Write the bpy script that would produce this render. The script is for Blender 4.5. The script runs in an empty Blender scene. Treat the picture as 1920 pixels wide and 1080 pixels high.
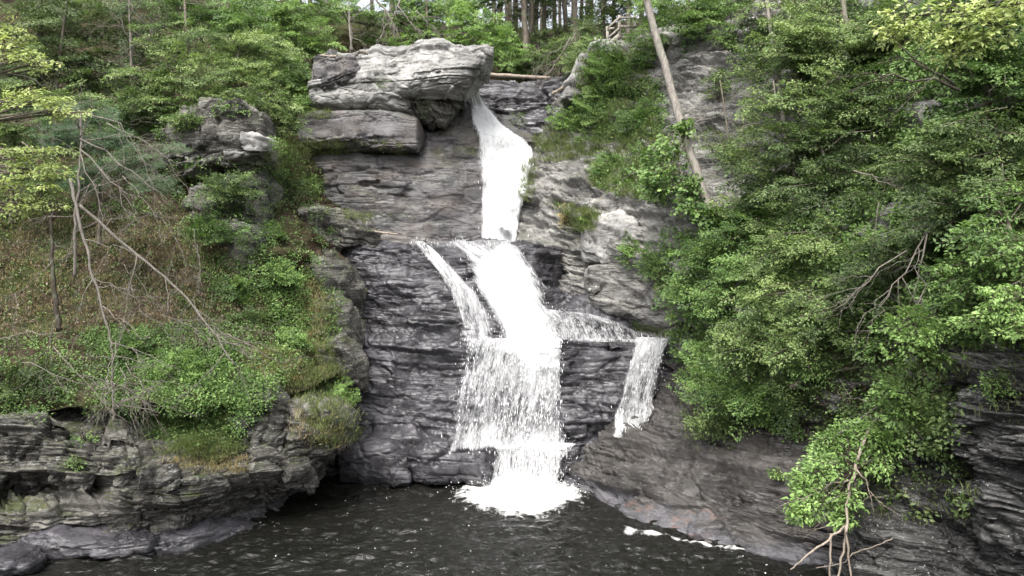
import bpy, math, random
import numpy as np
from mathutils import Vector
from mathutils.bvhtree import BVHTree

C = bpy.context.scene.collection
F = 1400.0            # focal length in photograph pixels (1920 wide)
CZ = 8.0              # eye height above the pool
EXPO = 1.55
LEAFK = 2.1
rng = np.random.default_rng(11)
random.seed(4)

def W(px, py, d):
    return np.array([(px - 960.0) / F * d, d, CZ + (540.0 - py) / F * d])

def project(P):
    P = np.asarray(P)
    return 960 + P[..., 0] / P[..., 1] * F, 540 - (P[..., 2] - CZ) / P[..., 1] * F

# ------------------------------------------------------------------ noise
_perm = np.random.default_rng(5).permutation(4096).astype(np.int64)
_val = np.random.default_rng(6).random(4096) * 2 - 1
def _h(i, j, k):
    return _val[_perm[(_perm[(_perm[i & 4095] + j) & 4095] + k) & 4095]]
def vnoise(x, y, z):
    xi = np.floor(x).astype(np.int64); yi = np.floor(y).astype(np.int64); zi = np.floor(z).astype(np.int64)
    fx = x - xi; fy = y - yi; fz = z - zi
    fx = fx * fx * (3 - 2 * fx); fy = fy * fy * (3 - 2 * fy); fz = fz * fz * (3 - 2 * fz)
    r = 0
    for a in (0, 1):
        wa = fx if a else 1 - fx
        for b in (0, 1):
            wb = fy if b else 1 - fy
            for c in (0, 1):
                wc = fz if c else 1 - fz
                r = r + wa * wb * wc * _h(xi + a, yi + b, zi + c)
    return r
def fbm(x, y, z, o=4):
    r = 0; a = 1.0; s = 0
    for k in range(o):
        r = r + a * vnoise(x + 17.3 * k, y - 9.1 * k, z + 4.7 * k); s += a
        x = x * 2.03; y = y * 2.03; z = z * 2.03; a *= 0.5
    return r / s

def worley(x, y, z, seed=0):
    """nearest and second nearest feature distance, the cell's own random value and the offset from its seed"""
    xi = np.floor(x).astype(np.int64); yi = np.floor(y).astype(np.int64); zi = np.floor(z).astype(np.int64)
    f1 = np.full(len(x), 9.0); f2 = f1.copy(); idv = np.zeros(len(x)); dx1 = np.zeros(len(x)); dz1 = np.zeros(len(x))
    for a in (-1, 0, 1):
        for b in (-1, 0, 1):
            for c in (-1, 0, 1):
                i, j, k = xi + a, yi + b, zi + c
                h = _perm[(_perm[(_perm[(i + seed) & 4095] + j) & 4095] + k) & 4095]
                px = i + .5 + .45 * _val[h]; py = j + .5 + .45 * _val[(h + 771) & 4095]; pz = k + .5 + .45 * _val[(h + 2011) & 4095]
                dx, dy, dz = x - px, y - py, z - pz
                d = dx * dx + dy * dy + dz * dz
                n1 = d < f1
                f2 = np.where(n1, f1, np.minimum(f2, d)); idv = np.where(n1, _val[(h + 3001) & 4095], idv)
                dx1 = np.where(n1, dx, dx1); dz1 = np.where(n1, dz, dz1); f1 = np.where(n1, d, f1)
    return np.sqrt(f1), np.sqrt(f2), idv, dx1, dz1

# ------------------------------------------------------------------ mesh plumbing
def make_mesh(name, verts, facesets, attr=None, smooth=False, uv=None, vattr=None):
    me = bpy.data.meshes.new(name)
    verts = np.asarray(verts, dtype=np.float32).reshape(-1, 3)
    me.vertices.add(len(verts)); me.vertices.foreach_set('co', verts.ravel())
    li = np.concatenate([f.ravel() for f in facesets]).astype(np.int32)
    tot = np.concatenate([np.full(len(f), f.shape[1]) for f in facesets]).astype(np.int32)
    st = np.concatenate([[0], np.cumsum(tot)[:-1]]).astype(np.int32)
    me.loops.add(len(li)); me.loops.foreach_set('vertex_index', li)
    me.polygons.add(len(tot)); me.polygons.foreach_set('loop_start', st)
    if smooth:
        me.polygons.foreach_set('use_smooth', np.ones(len(tot), dtype=bool))
    if attr is not None:
        a = me.attributes.new('tone', 'FLOAT', 'FACE'); a.data.foreach_set('value', np.asarray(attr, dtype=np.float32))
    if vattr is not None:
        for k, v in vattr.items():
            a = me.attributes.new(k, 'FLOAT', 'POINT'); a.data.foreach_set('value', np.asarray(v, dtype=np.float32).ravel())
    me.update(calc_edges=True)
    me.validate()
    return me

def link(name, me, mat, parent=None):
    o = bpy.data.objects.new(name, me); C.objects.link(o)
    if mat is not None: me.materials.append(mat)
    if parent is not None:
        o.parent = parent
        o.matrix_parent_inverse = parent.matrix_basis.inverted()
    return o
def tag(o, label, cat, group=None, kind=None):
    o['label'] = label; o['category'] = cat
    if group: o['group'] = group
    if kind: o['kind'] = kind
    return o
def empty(name, loc, label, cat, group=None):
    o = bpy.data.objects.new(name, None); C.objects.link(o); o.location = [float(v) for v in loc]
    o.empty_display_size = 0.2
    return tag(o, label, cat, group)

class MB:
    def __init__(s): s.v = []; s.q = []; s.t = []; s.n = 0; s.aq = []; s.at = []
    def add(s, v, q=None, t=None, tone=0.5):
        v = np.asarray(v, dtype=float).reshape(-1, 3)
        if q is not None and len(q): s.q.append(np.asarray(q) + s.n); s.aq.append(np.broadcast_to(tone, (len(q),)))
        if t is not None and len(t): s.t.append(np.asarray(t) + s.n); s.at.append(np.broadcast_to(tone, (len(t),)))
        s.v.append(v); s.n += len(v)
    def tube(s, pts, rad, sides=6, tone=0.5, bump=0.0):
        pts = np.asarray(pts, dtype=float); n = len(pts)
        rad = np.broadcast_to(rad, (n,)) if np.ndim(rad) else np.full(n, rad)
        T = np.gradient(pts, axis=0); T /= np.linalg.norm(T, axis=1)[:, None] + 1e-9
        up = np.array([0.3, 0.9, 0.1]) if abs(T[0][2]) > 0.7 else np.array([0.0, 0.0, 1.0])
        A = np.cross(T, up); A /= np.linalg.norm(A, axis=1)[:, None] + 1e-9
        B = np.cross(T, A)
        th = np.arange(sides) / sides * 2 * np.pi
        r = rad[:, None] * (1 + bump * (rng.random((n, sides)) - .5))
        V = pts[:, None, :] + r[..., None] * (A[:, None, :] * np.cos(th)[None, :, None] + B[:, None, :] * np.sin(th)[None, :, None])
        i = np.arange(n - 1)[:, None]; j = np.arange(sides)[None, :]
        a = i * sides + j; b = i * sides + (j + 1) % sides
        q = np.stack([a, b, b + sides, a + sides], -1).reshape(-1, 4)
        V = np.concatenate([V.reshape(-1, 3), pts[:1], pts[-1:]])
        t0 = np.stack([(np.arange(sides) + 1) % sides, np.arange(sides), np.full(sides, n * sides)], -1)
        e = (n - 1) * sides
        t1 = np.stack([np.arange(sides) + e, (np.arange(sides) + 1) % sides + e, np.full(sides, n * sides + 1)], -1)
        s.add(V, q, np.concatenate([t0, t1]), tone)
    def box(s, c, size, rot=0.0, tone=0.5):
        c = np.asarray(c, float); h = np.asarray(size, float) / 2
        V = np.array([[x, y, z] for x in (-1, 1) for y in (-1, 1) for z in (-1, 1)]) * h
        ca, sa = math.cos(rot), math.sin(rot)
        V = np.stack([V[:, 0] * ca - V[:, 1] * sa, V[:, 0] * sa + V[:, 1] * ca, V[:, 2]], -1) + c
        s.add(V, [[0, 1, 3, 2], [4, 6, 7, 5], [0, 4, 5, 1], [2, 3, 7, 6], [0, 2, 6, 4], [1, 5, 7, 3]], tone=tone)
    def beam(s, a, b, w, h, tone=0.5):
        a = np.asarray(a, float); b = np.asarray(b, float)
        T = (b - a) / np.linalg.norm(b - a)
        up = np.array([0, 0, 1.0]) if abs(T[2]) < .95 else np.array([1.0, 0, 0])
        S = np.cross(T, up); S /= np.linalg.norm(S); U = np.cross(S, T)
        V = []
        for p in (a, b):
            for i, j in ((-1, -1), (1, -1), (1, 1), (-1, 1)): V.append(p + S * w / 2 * i + U * h / 2 * j)
        s.add(V, [[0, 1, 2, 3], [7, 6, 5, 4], [0, 4, 5, 1], [1, 5, 6, 2], [2, 6, 7, 3], [3, 7, 4, 0]], tone=tone)
    def build(s, name, mat, parent=None, smooth=False):
        fs = []; at = []
        if s.q: fs.append(np.concatenate(s.q)); at.append(np.concatenate(s.aq))
        if s.t: fs.append(np.concatenate(s.t)); at.append(np.concatenate(s.at))
        me = make_mesh(name, np.concatenate(s.v), fs, np.concatenate(at), smooth)
        return link(name, me, mat, parent)

# ------------------------------------------------------------------ materials
class NT:
    def __init__(s, name):
        s.m = bpy.data.materials.new(name); s.m.use_nodes = True
        s.t = s.m.node_tree; s.t.nodes.clear()
        s.out = s.t.nodes.new('ShaderNodeOutputMaterial')
    def n(s, ty, **kw):
        nd = s.t.nodes.new(ty)
        for k, v in kw.items():
            if k.startswith('i_'): 
                key = k[2:]; key = int(key) if key.isdigit() else key
                nd.inputs[key].default_value = v
            else: setattr(nd, k, v)
        return nd
    def l(s, a, b): s.t.links.new(a, b)
    def mapped(s, src, scale, loc=(0, 0, 0), rot=(0, 0, 0)):
        m = s.n('ShaderNodeMapping'); m.inputs['Scale'].default_value = scale; m.inputs['Location'].default_value = loc
        m.inputs['Rotation'].default_value = rot
        s.l(src, m.inputs['Vector']); return m.outputs[0]
    def noise(s, vec, scale, detail=5, rough=.6, dist=0.0):
        nd = s.n('ShaderNodeTexNoise'); nd.inputs['Scale'].default_value = scale; nd.inputs['Detail'].default_value = detail
        nd.inputs['Roughness'].default_value = rough; nd.inputs['Distortion'].default_value = dist
        s.l(vec, nd.inputs['Vector']); return nd.outputs['Fac']
    def ramp(s, fac, stops, interp='LINEAR'):
        nd = s.n('ShaderNodeValToRGB'); cr = nd.color_ramp; cr.interpolation = interp
        while len(cr.elements) < len(stops): cr.elements.new(0.5)
        for e, (p, c) in zip(cr.elements, stops):
            e.position = p
            if not isinstance(c, (tuple, list)): c = (c, c, c)
            e.color = (*c, 1)
        s.l(fac, nd.inputs['Fac']); return nd.outputs['Color']
    def mix(s, fac, a, b, bt='MIX'):
        nd = s.n('ShaderNodeMix', data_type='RGBA', blend_type=bt)
        if isinstance(fac, (int, float)): nd.inputs[0].default_value = fac
        else: s.l(fac, nd.inputs[0])
        for k, v in ((6, a), (7, b)):
            if isinstance(v, tuple): nd.inputs[k].default_value = (*v, 1)
            else: s.l(v, nd.inputs[k])
        return nd.outputs[2]
    def math(s, op, a, b=None, clamp=False):
        nd = s.n('ShaderNodeMath', operation=op, use_clamp=clamp)
        for k, v in ((0, a), (1, b)):
            if v is None: continue
            if isinstance(v, (int, float)): nd.inputs[k].default_value = v
            else: s.l(v, nd.inputs[k])
        return nd.outputs[0]
    def bump(s, h, strength, dist, normal=None):
        nd = s.n('ShaderNodeBump'); nd.inputs['Strength'].default_value = strength; nd.inputs['Distance'].default_value = dist
        s.l(h, nd.inputs['Height'])
        if normal is not None: s.l(normal, nd.inputs['Normal'])
        return nd.outputs[0]

def rock_mat(name, dark, mid, light, rough=(.5, .85), lichen=0.0, moss=0.0, mosscol=(.045, .06, .015), tan=0.0, strat=9.0, wet=0.0, bumpd=.06,
             tilt=0.0, stain=(.10, .07, .045), crack=.6, shore=0.0, rust=0.0):
    T = NT(name)
    g = T.n('ShaderNodeNewGeometry'); P = g.outputs['Position']
    rot = (0, tilt, 0)
    lay = T.noise(T.mapped(P, (1, 1, strat), rot=rot), .8, 8, .62, .35)
    big = T.noise(T.mapped(P, (1, 1, 1.6)), .35, 5, .55)
    fine = T.noise(T.mapped(P, (1, 1, 2.2)), 9, 8, .7)
    col = T.ramp(lay, [(.28, dark), (.5, mid), (.72, light)])
    col2 = T.ramp(fine, [(.3, dark), (.52, mid), (.75, light)])
    col = T.mix(.42, col, col2)
    bigm = T.ramp(big, [(.38, .45), (.6, 1.15)])
    col = T.mix(.85, col, bigm, 'MULTIPLY')
    if tan > 0:
        tm = T.ramp(T.noise(T.mapped(P, (1, 1, 2), (7, 3, 1)), .55, 6, .6), [(.46, 0.0), (.62, tan)])
        col = T.mix(tm, col, stain)
    # thin dark seams
    seam = T.noise(T.mapped(P, (.35, .35, strat * .9), (3, 1, 9), rot), .9, 6, .7, .6)
    sm = T.ramp(seam, [(.34, .35), (.40, 1.0)])
    col = T.mix(.8, col, sm, 'MULTIPLY')
    # broken joints: stretched cells with warped edges, only here and there
    wv = T.n('ShaderNodeVectorMath', operation='ADD'); nz = T.n('ShaderNodeTexNoise'); nz.inputs['Scale'].default_value = 1.3; nz.inputs['Detail'].default_value = 5
    T.l(P, nz.inputs['Vector']); T.l(P, wv.inputs[0]); sc_ = T.n('ShaderNodeVectorMath', operation='SCALE'); sc_.inputs['Scale'].default_value = .55; T.l(nz.outputs['Color'], sc_.inputs[0]); T.l(sc_.outputs[0], wv.inputs[1])
    vo = T.n('ShaderNodeTexVoronoi', feature='DISTANCE_TO_EDGE'); vo.inputs['Scale'].default_value = .75
    T.l(T.mapped(wv.outputs[0], (1, .6, 2.3), rot=rot), vo.inputs['Vector'])
    ck = T.ramp(vo.outputs['Distance'], [(.0, .12), (.022, 1.0)])
    ckm = T.math('MULTIPLY', T.ramp(T.noise(P, .7, 4, .6), [(.44, 0.0), (.58, 1.0)]), crack)
    col = T.mix(ckm, col, T.mix(1.0, col, ck, 'MULTIPLY'))
    def lines(scale, stretch, eps, loc, lo_, hi_, det=4):
        q = T.noise(T.mapped(P, (stretch[0], stretch[0], stretch[1]), loc, rot), scale, det, .55, .25)
        c_ = T.math('ABSOLUTE', T.math('SUBTRACT', q, .5))
        return T.ramp(c_, [(0.0, 0.0), (eps, 1.0)]), T.ramp(T.noise(P, .6, 4, .6), [(lo_, 0.0), (hi_, 1.0)])
    l1, m1 = lines(1.0, (.35, 3.2), .016, (2, 2, 5), .35, .55)
    l2, m2 = lines(1.0, (.8, 8.0), .02, (8, 1, 3), .45, .62)
    l3, m3 = lines(1.1, (1.0, 1.1), .007, (5, 5, 1), .48, .6, 5)
    ln_ = None
    for (L_, M_, k_) in ((l1, m1, .85), (l2, m2, .6), (l3, m3, .75)):
        w_ = T.math('MULTIPLY', T.math('SUBTRACT', 1.0, L_), T.math('MULTIPLY', M_, k_))
        ln_ = w_ if ln_ is None else T.math('MAXIMUM', ln_, w_)
    col = T.mix(ln_, col, tuple(c * .35 for c in dark))
    fl = T.noise(T.mapped(P, (1, 1, 3.5), (3, 8, 1)), 5.5, 6, .7)
    col = T.mix(T.math('MULTIPLY', T.ramp(fl, [(.60, 0.0), (.63, 1.0)]), .55), col, light)
    col = T.mix(T.math('MULTIPLY', T.ramp(fl, [(.37, 1.0), (.40, 0.0)]), .5), col, dark)
    if lichen > 0:
        lm = T.noise(T.mapped(P, (1, 1, 1.6), (1, 5, 2)), 3.2, 9, .72)
        lb = T.noise(P, .5, 3, .5)
        lf = T.math('MULTIPLY', T.ramp(lm, [(.56, 0.0), (.63, 1.0)]), T.ramp(lb, [(.4, .15), (.6, 1.0)]))
        col = T.mix(T.math('MULTIPLY', lf, lichen), col, (.36, .37, .34))
        sp = T.noise(P, 11, 3, .5)
        col = T.mix(T.math('MULTIPLY', T.ramp(sp, [(.68, 0.0), (.71, 1.0)]), lichen), col, (.55, .55, .52))
    sep = T.n('ShaderNodeSeparateXYZ'); T.l(g.outputs['Normal'], sep.inputs[0])
    if moss > 0:
        up = T.ramp(sep.outputs[2], [(.25, 0.0), (.7, 1.0)])
        mn = T.ramp(T.noise(P, 1.1, 7, .65), [(.42, 0.0), (.6, 1.0)])
        mc = T.ramp(T.noise(P, 5, 6, .7), [(.3, tuple(c * .45 for c in mosscol)), (.55, mosscol), (.75, (.13, .085, .04))])
        col = T.mix(T.math('MULTIPLY', T.math('MULTIPLY', up, mn), moss), col, mc)
    if shore > 0:      # water-scoured pale band of bare stone just above the pool level
        pz = T.n('ShaderNodeSeparateXYZ'); T.l(P, pz.inputs[0])
        zz = T.math('ADD', pz.outputs[2], T.math('MULTIPLY', T.noise(P, .8, 4, .6), .9))
        band = T.math('MULTIPLY', T.ramp(zz, [(.55, 1.0), (.95, 0.0)]), shore)
        col = T.mix(band, col, T.ramp(fine, [(.3, (.05, .05, .06)), (.7, (.17, .17, .19))]))
        if rust > 0:
            rb = T.math('MULTIPLY', T.ramp(T.noise(T.mapped(P, (1, 1, 3)), 1.0, 6, .65), [(.55, 0.0), (.6, rust)]), T.ramp(zz, [(.75, 1.0), (1.0, 0.0)]))
            px_ = T.ramp(T.math('MULTIPLY', pz.outputs[0], .1), [(.33, 0.0), (.38, 1.0), (.66, 1.0), (.72, 0.0)])
            col = T.mix(T.math('MULTIPLY', T.math('MULTIPLY', rb, .7), px_), col, (.22, .095, .04))
    b = T.n('ShaderNodeBsdfPrincipled')
    T.l(col, b.inputs['Base Color'])
    rg = T.n('ShaderNodeMapRange'); rg.inputs['From Min'].default_value = .35; rg.inputs['From Max'].default_value = .65
    rg.inputs['To Min'].default_value = rough[0]; rg.inputs['To Max'].default_value = rough[1]
    T.l(big, rg.inputs['Value']); T.l(rg.outputs[0], b.inputs['Roughness'])
    b.inputs['Specular IOR Level'].default_value = .5 if wet else .3
    hh = T.math('ADD', T.math('MULTIPLY', lay, 1.0), T.math('MULTIPLY', fine, .45))
    hh = T.math('ADD', hh, T.math('MULTIPLY', T.ramp(seam, [(.36, 0.0), (.44, 1.0)]), .35))
    nrm = T.bump(T.math('ADD', hh, T.math('SUBTRACT', T.math('MULTIPLY', T.math('MULTIPLY', ck, ckm), .5), T.math('MULTIPLY', ln_, .8))), .9, bumpd)
    T.l(nrm, b.inputs['Normal'])
    T.l(b.outputs[0], T.out.inputs[0]); return T.m

def leaf_mat(name, cols, trans=.35, rough=.5, spec=.35):
    T = NT(name)
    a = T.n('ShaderNodeAttribute', attribute_name='tone', attribute_type='GEOMETRY')
    n = len(cols); cols = [tuple(min(.6, (k * .92 + .08 * (q[0] * .3 + q[1] * .6 + q[2] * .1)) * LEAFK) for k in q) for q in cols]
    c = T.ramp(a.outputs['Fac'], [(i / (n - 1), cols[i]) for i in range(n)])
    b = T.n('ShaderNodeBsdfPrincipled'); T.l(c, b.inputs['Base Color'])
    b.inputs['Roughness'].default_value = rough; b.inputs['Specular IOR Level'].default_value = spec
    tr = T.n('ShaderNodeBsdfTranslucent')
    T.l(T.mix(.5, c, (.9, 1.0, .35), 'MULTIPLY'), tr.inputs[0])
    ms = T.n('ShaderNodeMixShader'); ms.inputs[0].default_value = trans
    T.l(b.outputs[0], ms.inputs[1]); T.l(tr.outputs[0], ms.inputs[2]); T.l(ms.outputs[0], T.out.inputs[0]); return T.m

def bark_mat(name, a, b_, scale=6, lichen=0.0):
    T = NT(name); g = T.n('ShaderNodeNewGeometry'); P = g.outputs['Position']
    f = T.noise(T.mapped(P, (1, 1, .22)), scale * 2, 8, .7, .4)
    c = T.ramp(f, [(.32, a), (.66, b_)])
    if lichen:
        c = T.mix(T.math('MULTIPLY', T.ramp(T.noise(P, 2.5, 6, .6), [(.5, 0.0), (.6, 1.0)]), lichen), c, (.16, .19, .13))
    s = T.n('ShaderNodeBsdfPrincipled'); T.l(c, s.inputs['Base Color']); s.inputs['Roughness'].default_value = .85
    s.inputs['Specular IOR Level'].default_value = .15
    T.l(T.bump(f, .8, .03), s.inputs['Normal']); T.l(s.outputs[0], T.out.inputs[0]); return T.m

def soil_mat(name, a, b_, c_):
    T = NT(name); g = T.n('ShaderNodeNewGeometry'); P = g.outputs['Position']
    f = T.noise(P, 3.0, 10, .75); h = T.noise(P, .45, 5, .6)
    col = T.ramp(f, [(.3, a), (.5, b_), (.7, c_)])
    gr = T.ramp(h, [(.45, 0.0), (.6, .75)])
    col = T.mix(gr, col, T.ramp(T.noise(P, 7, 6, .7), [(.3, (.015, .022, .008)), (.7, (.05, .07, .02))]))
    s = T.n('ShaderNodeBsdfPrincipled'); T.l(col, s.inputs['Base Color']); s.inputs['Roughness'].default_value = .95
    s.inputs['Specular IOR Level'].default_value = .1
    T.l(T.bump(f, 1.0, .12), s.inputs['Normal']); T.l(s.outputs[0], T.out.inputs[0]); return T.m

M = {}
M['wet'] = rock_mat('wet_dark_rock', (.02, .019, .021), (.055, .053, .059), (.115, .11, .127), rough=(.16, .5), wet=1, strat=4.5, bumpd=.045, lichen=0, crack=.7)
M['main'] = rock_mat('grey_cliff_rock', (.045, .042, .042), (.105, .10, .104), (.17, .165, .168), rough=(.38, .75), wet=1, strat=3, tan=.45, bumpd=.045, lichen=.12, moss=.5, crack=.8, stain=(.085, .062, .045))
M['pale'] = rock_mat('pale_cap_rock', (.13, .125, .12), (.30, .295, .285), (.46, .45, .43), rough=(.6, .9), strat=2.5, bumpd=.035, lichen=.4, moss=.2, crack=.5)
M['slope'] = rock_mat('lichened_slope_rock', (.065, .061, .057), (.23, .222, .21), (.42, .41, .39), rough=(.6, .9), strat=4, bumpd=.09, lichen=.9, moss=.55, tilt=-.35)
M['bank'] = rock_mat('bedded_bank_rock', (.016, .015, .014), (.12, .113, .10), (.33, .32, .295), rough=(.5, .9), strat=9, bumpd=.09, lichen=.75, moss=.9, shore=.7)
M['brown'] = rock_mat('brown_shale', (.014, .012, .011), (.045, .040, .036), (.095, .088, .085), rough=(.35, .8), strat=9, bumpd=.05, lichen=.12, tan=.0, stain=(.05, .03, .02), wet=1, shore=.6, rust=.35)
M['flaky'] = rock_mat('flaky_dark_shale', (.010, .010, .010), (.065, .064, .062), (.27, .265, .255), rough=(.45, .85), strat=12, bumpd=.10, lichen=.9)
M['soil'] = soil_mat('leaf_litter_soil', (.016, .012, .008), (.05, .037, .025), (.10, .072, .05))
M['soild'] = soil_mat('dark_forest_soil', (.006, .005, .004), (.02, .015, .01), (.045, .03, .02))
M['bark'] = bark_mat('grey_bark', (.05, .04, .03), (.20, .17, .14), 6, .4)
M['barkp'] = bark_mat('pale_weathered_bark', (.10, .088, .078), (.27, .245, .22), 5, .35)
M['barkd'] = bark_mat('dark_bark', (.02, .016, .012), (.075, .062, .05), 7, .3)
M['dead'] = bark_mat('bleached_deadwood', (.075, .066, .056), (.22, .20, .175), 8)
M['drift'] = bark_mat('stripped_driftwood', (.14, .115, .09), (.34, .29, .24), 5)
M['wood'] = bark_mat('weathered_timber', (.20, .185, .16), (.38, .35, .31), 6)
M['mid'] = leaf_mat('mid_green_leaves', [(.015, .030, .008), (.036, .070, .017), (.075, .128, .031), (.135, .20, .055)])
M['dark'] = leaf_mat('deep_green_leaves', [(.010, .020, .007), (.024, .042, .012), (.05, .078, .022), (.09, .125, .038)])
M['olive'] = leaf_mat('olive_green_leaves', [(.015, .027, .008), (.039, .066, .018), (.082, .122, .036), (.15, .195, .065)])
M['bright'] = leaf_mat('bright_green_leaves', [(.028, .05, .014), (.06, .105, .024), (.11, .18, .045), (.17, .25, .075)])
M['yellow'] = leaf_mat('yellow_green_leaves', [(.05, .065, .02), (.10, .13, .035), (.17, .21, .065), (.26, .29, .11)], trans=.4)
M['blue'] = leaf_mat('hemlock_needles', [(.012, .03, .014), (.03, .06, .028), (.06, .10, .05), (.11, .155, .08)])
M['grass'] = leaf_mat('long_grass', [(.04, .055, .016), (.08, .11, .03), (.13, .16, .055), (.18, .17, .09)])
M['drygrass'] = leaf_mat('dry_grass', [(.09, .075, .03), (.17, .14, .065), (.26, .21, .11), (.34, .28, .17)])
M['litter'] = leaf_mat('fallen_leaves', [(.03, .02, .013), (.055, .037, .024), (.085, .06, .04), (.13, .10, .07)], trans=.1)

# ------------------------------------------------------------------ rock sheets
FACETS = [(2.2, .8, .26), (.7, .24, .07)]
def strata(P, seed, layers, tiltx=0., tilty=0., warp=.35, rough=.06, lo=.5, facet=1.0):
    r = np.random.default_rng(seed)
    x, y, z = P[:, 0], P[:, 1], P[:, 2]
    w = z + tiltx * x + tilty * y + warp * fbm(x * .22 + seed, y * .22, z * .3, 3)
    amask = np.clip(lo + 1.9 * fbm(x * .18 + 5 * seed, y * .18, z * .25, 3), .08, 1.3)
    amask2 = np.clip(lo + .15 + 2.4 * fbm(x * .33 + 9 * seed, y * .33, z * .6, 3), .02, 1.5)
    d = np.zeros(len(P))
    for (th, amp, blk) in layers:
        b = np.cumsum(th * (.35 + 1.3 * r.random(int(90 / th)))) - 35
        idx = np.searchsorted(b, w)
        idx = np.clip(idx, 1, len(b) - 1)
        t = (w - b[idx - 1]) / (b[idx] - b[idx - 1])
        off = r.random(len(b) + 1)[idx] * 2 - 1
        bs = r.random(len(b) + 1)[idx]
        s = (x + .5 * y) / blk * (.6 + bs) + bs * 37 + .8 * vnoise(x * 1.1, y * 1.1, z * 1.1 + seed)
        bid = np.floor(s).astype(np.int64)
        fr = s - bid
        hb = _h(bid, idx.astype(np.int64), np.int64(seed))
        edge = np.minimum(fr, 1 - fr) * blk
        crack = -np.exp(-(edge / .05) ** 2) * .35
        gm = np.clip(.35 + 1.5 * vnoise(x * .45 / th ** .5, y * .45, idx * 3.7 + seed), 0, 1.4)
        tk = (b[idx] - b[idx - 1]); gw = np.clip(.075 / tk, .08, .4)
        groove = gm * (-np.maximum(0, 1 - t / gw)) * min(1.0, .10 / amp + .25)
        d += amp * (amask if amp > .3 else amask2) * (off * .55 + hb * .6 + groove + crack)
    # broken blocks: each has its own offset and its own tilted face, with a joint between
    wx, wy, wz = [.25 * fbm(x * .9 + q, y * .9, z * .9, 3) for q in (3, 31, 57)]
    for (sx, sz, am) in FACETS:
        f1, f2, iv, dx, dz = worley((x + wx) / sx, (y + wy) / sx, (w + wz) / sz, seed)
        t2 = _val[(np.abs(iv * 3999).astype(np.int64) + 17) & 4095]
        d += am * (iv * .8 + (dx * iv + dz * t2) * .7 - .45 * np.exp(-((f2 - f1) / .035) ** 2)) * facet
    n_ = fbm(x * 1.9, y * 1.9, z * 3.4, 5)
    d += rough * .35 * (1.1 - 3.2 * np.abs(n_)) 
    return d

ROCKV = []; ROCKF = []; _rn = [0]
def register(V, Q):
    ROCKV.append(V); ROCKF.append(Q + _rn[0]); _rn[0] += len(V)

def grid_faces(nr, nc):
    i = np.arange(nr - 1)[:, None]; j = np.arange(nc - 1)[None, :]
    a = i * nc + j
    return np.stack([a, a + nc, a + nc + 1, a + 1], -1).reshape(-1, 4)

def resample(ctrl, step_u, step_v, soft=0):
    """ctrl: R x K x 3 world control grid -> bilinear fine grid (rows run down)."""
    ctrl = np.asarray(ctrl, float)
    R, K, _ = ctrl.shape
    def ts(L, step):
        out = [0.0]
        for i, l in enumerate(L):
            n = max(1, int(round(l / step))); out += list(i + (np.arange(1, n + 1)) / n)
        return np.array(out)
    Lu = np.linalg.norm(np.diff(ctrl, axis=1), axis=2).mean(0); Lv = np.linalg.norm(np.diff(ctrl, axis=0), axis=2).mean(1)
    u = ts(Lu, step_u); v = ts(Lv, step_v)
    def sample(u, v):
        ui = np.clip(np.floor(u).astype(int), 0, K - 2); fu = (u - ui)
        vi = np.clip(np.floor(v).astype(int), 0, R - 2); fv = (v - vi)
        fu = fu[None, :, None]; fv = fv[:, None, None]
        a = ctrl[vi][:, ui]; b = ctrl[vi][:, ui + 1]; c = ctrl[vi + 1][:, ui]; d = ctrl[vi + 1][:, ui + 1]
        return (a * (1 - fu) + b * fu) * (1 - fv) + (c * (1 - fu) + d * fu) * fv
    G = sample(u, v)
    for k in range(soft):
        H = G.copy(); H[1:-1] = (G[:-2] + 2 * G[1:-1] + G[2:]) / 4; G = H.copy(); H[:, 1:-1] = (G[:, :-2] + 2 * G[:, 1:-1] + G[:, 2:]) / 4; G = H
    return G

def grid_normals(G):
    du = np.gradient(G, axis=1); dv = np.gradient(G, axis=0)
    n = np.cross(dv, du)
    n /= np.linalg.norm(n, axis=2)[..., None] + 1e-9
    # smooth the normals so displacement does not fold
    for k in range(12):
        m = n.copy(); m[1:-1] = (n[:-2] + 2 * n[1:-1] + n[2:]); n = m.copy(); m[:, 1:-1] = n[:, :-2] + 2 * n[:, 1:-1] + n[:, 2:]; n = m
        n /= np.linalg.norm(n, axis=2)[..., None] + 1e-9
    return n

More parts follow.
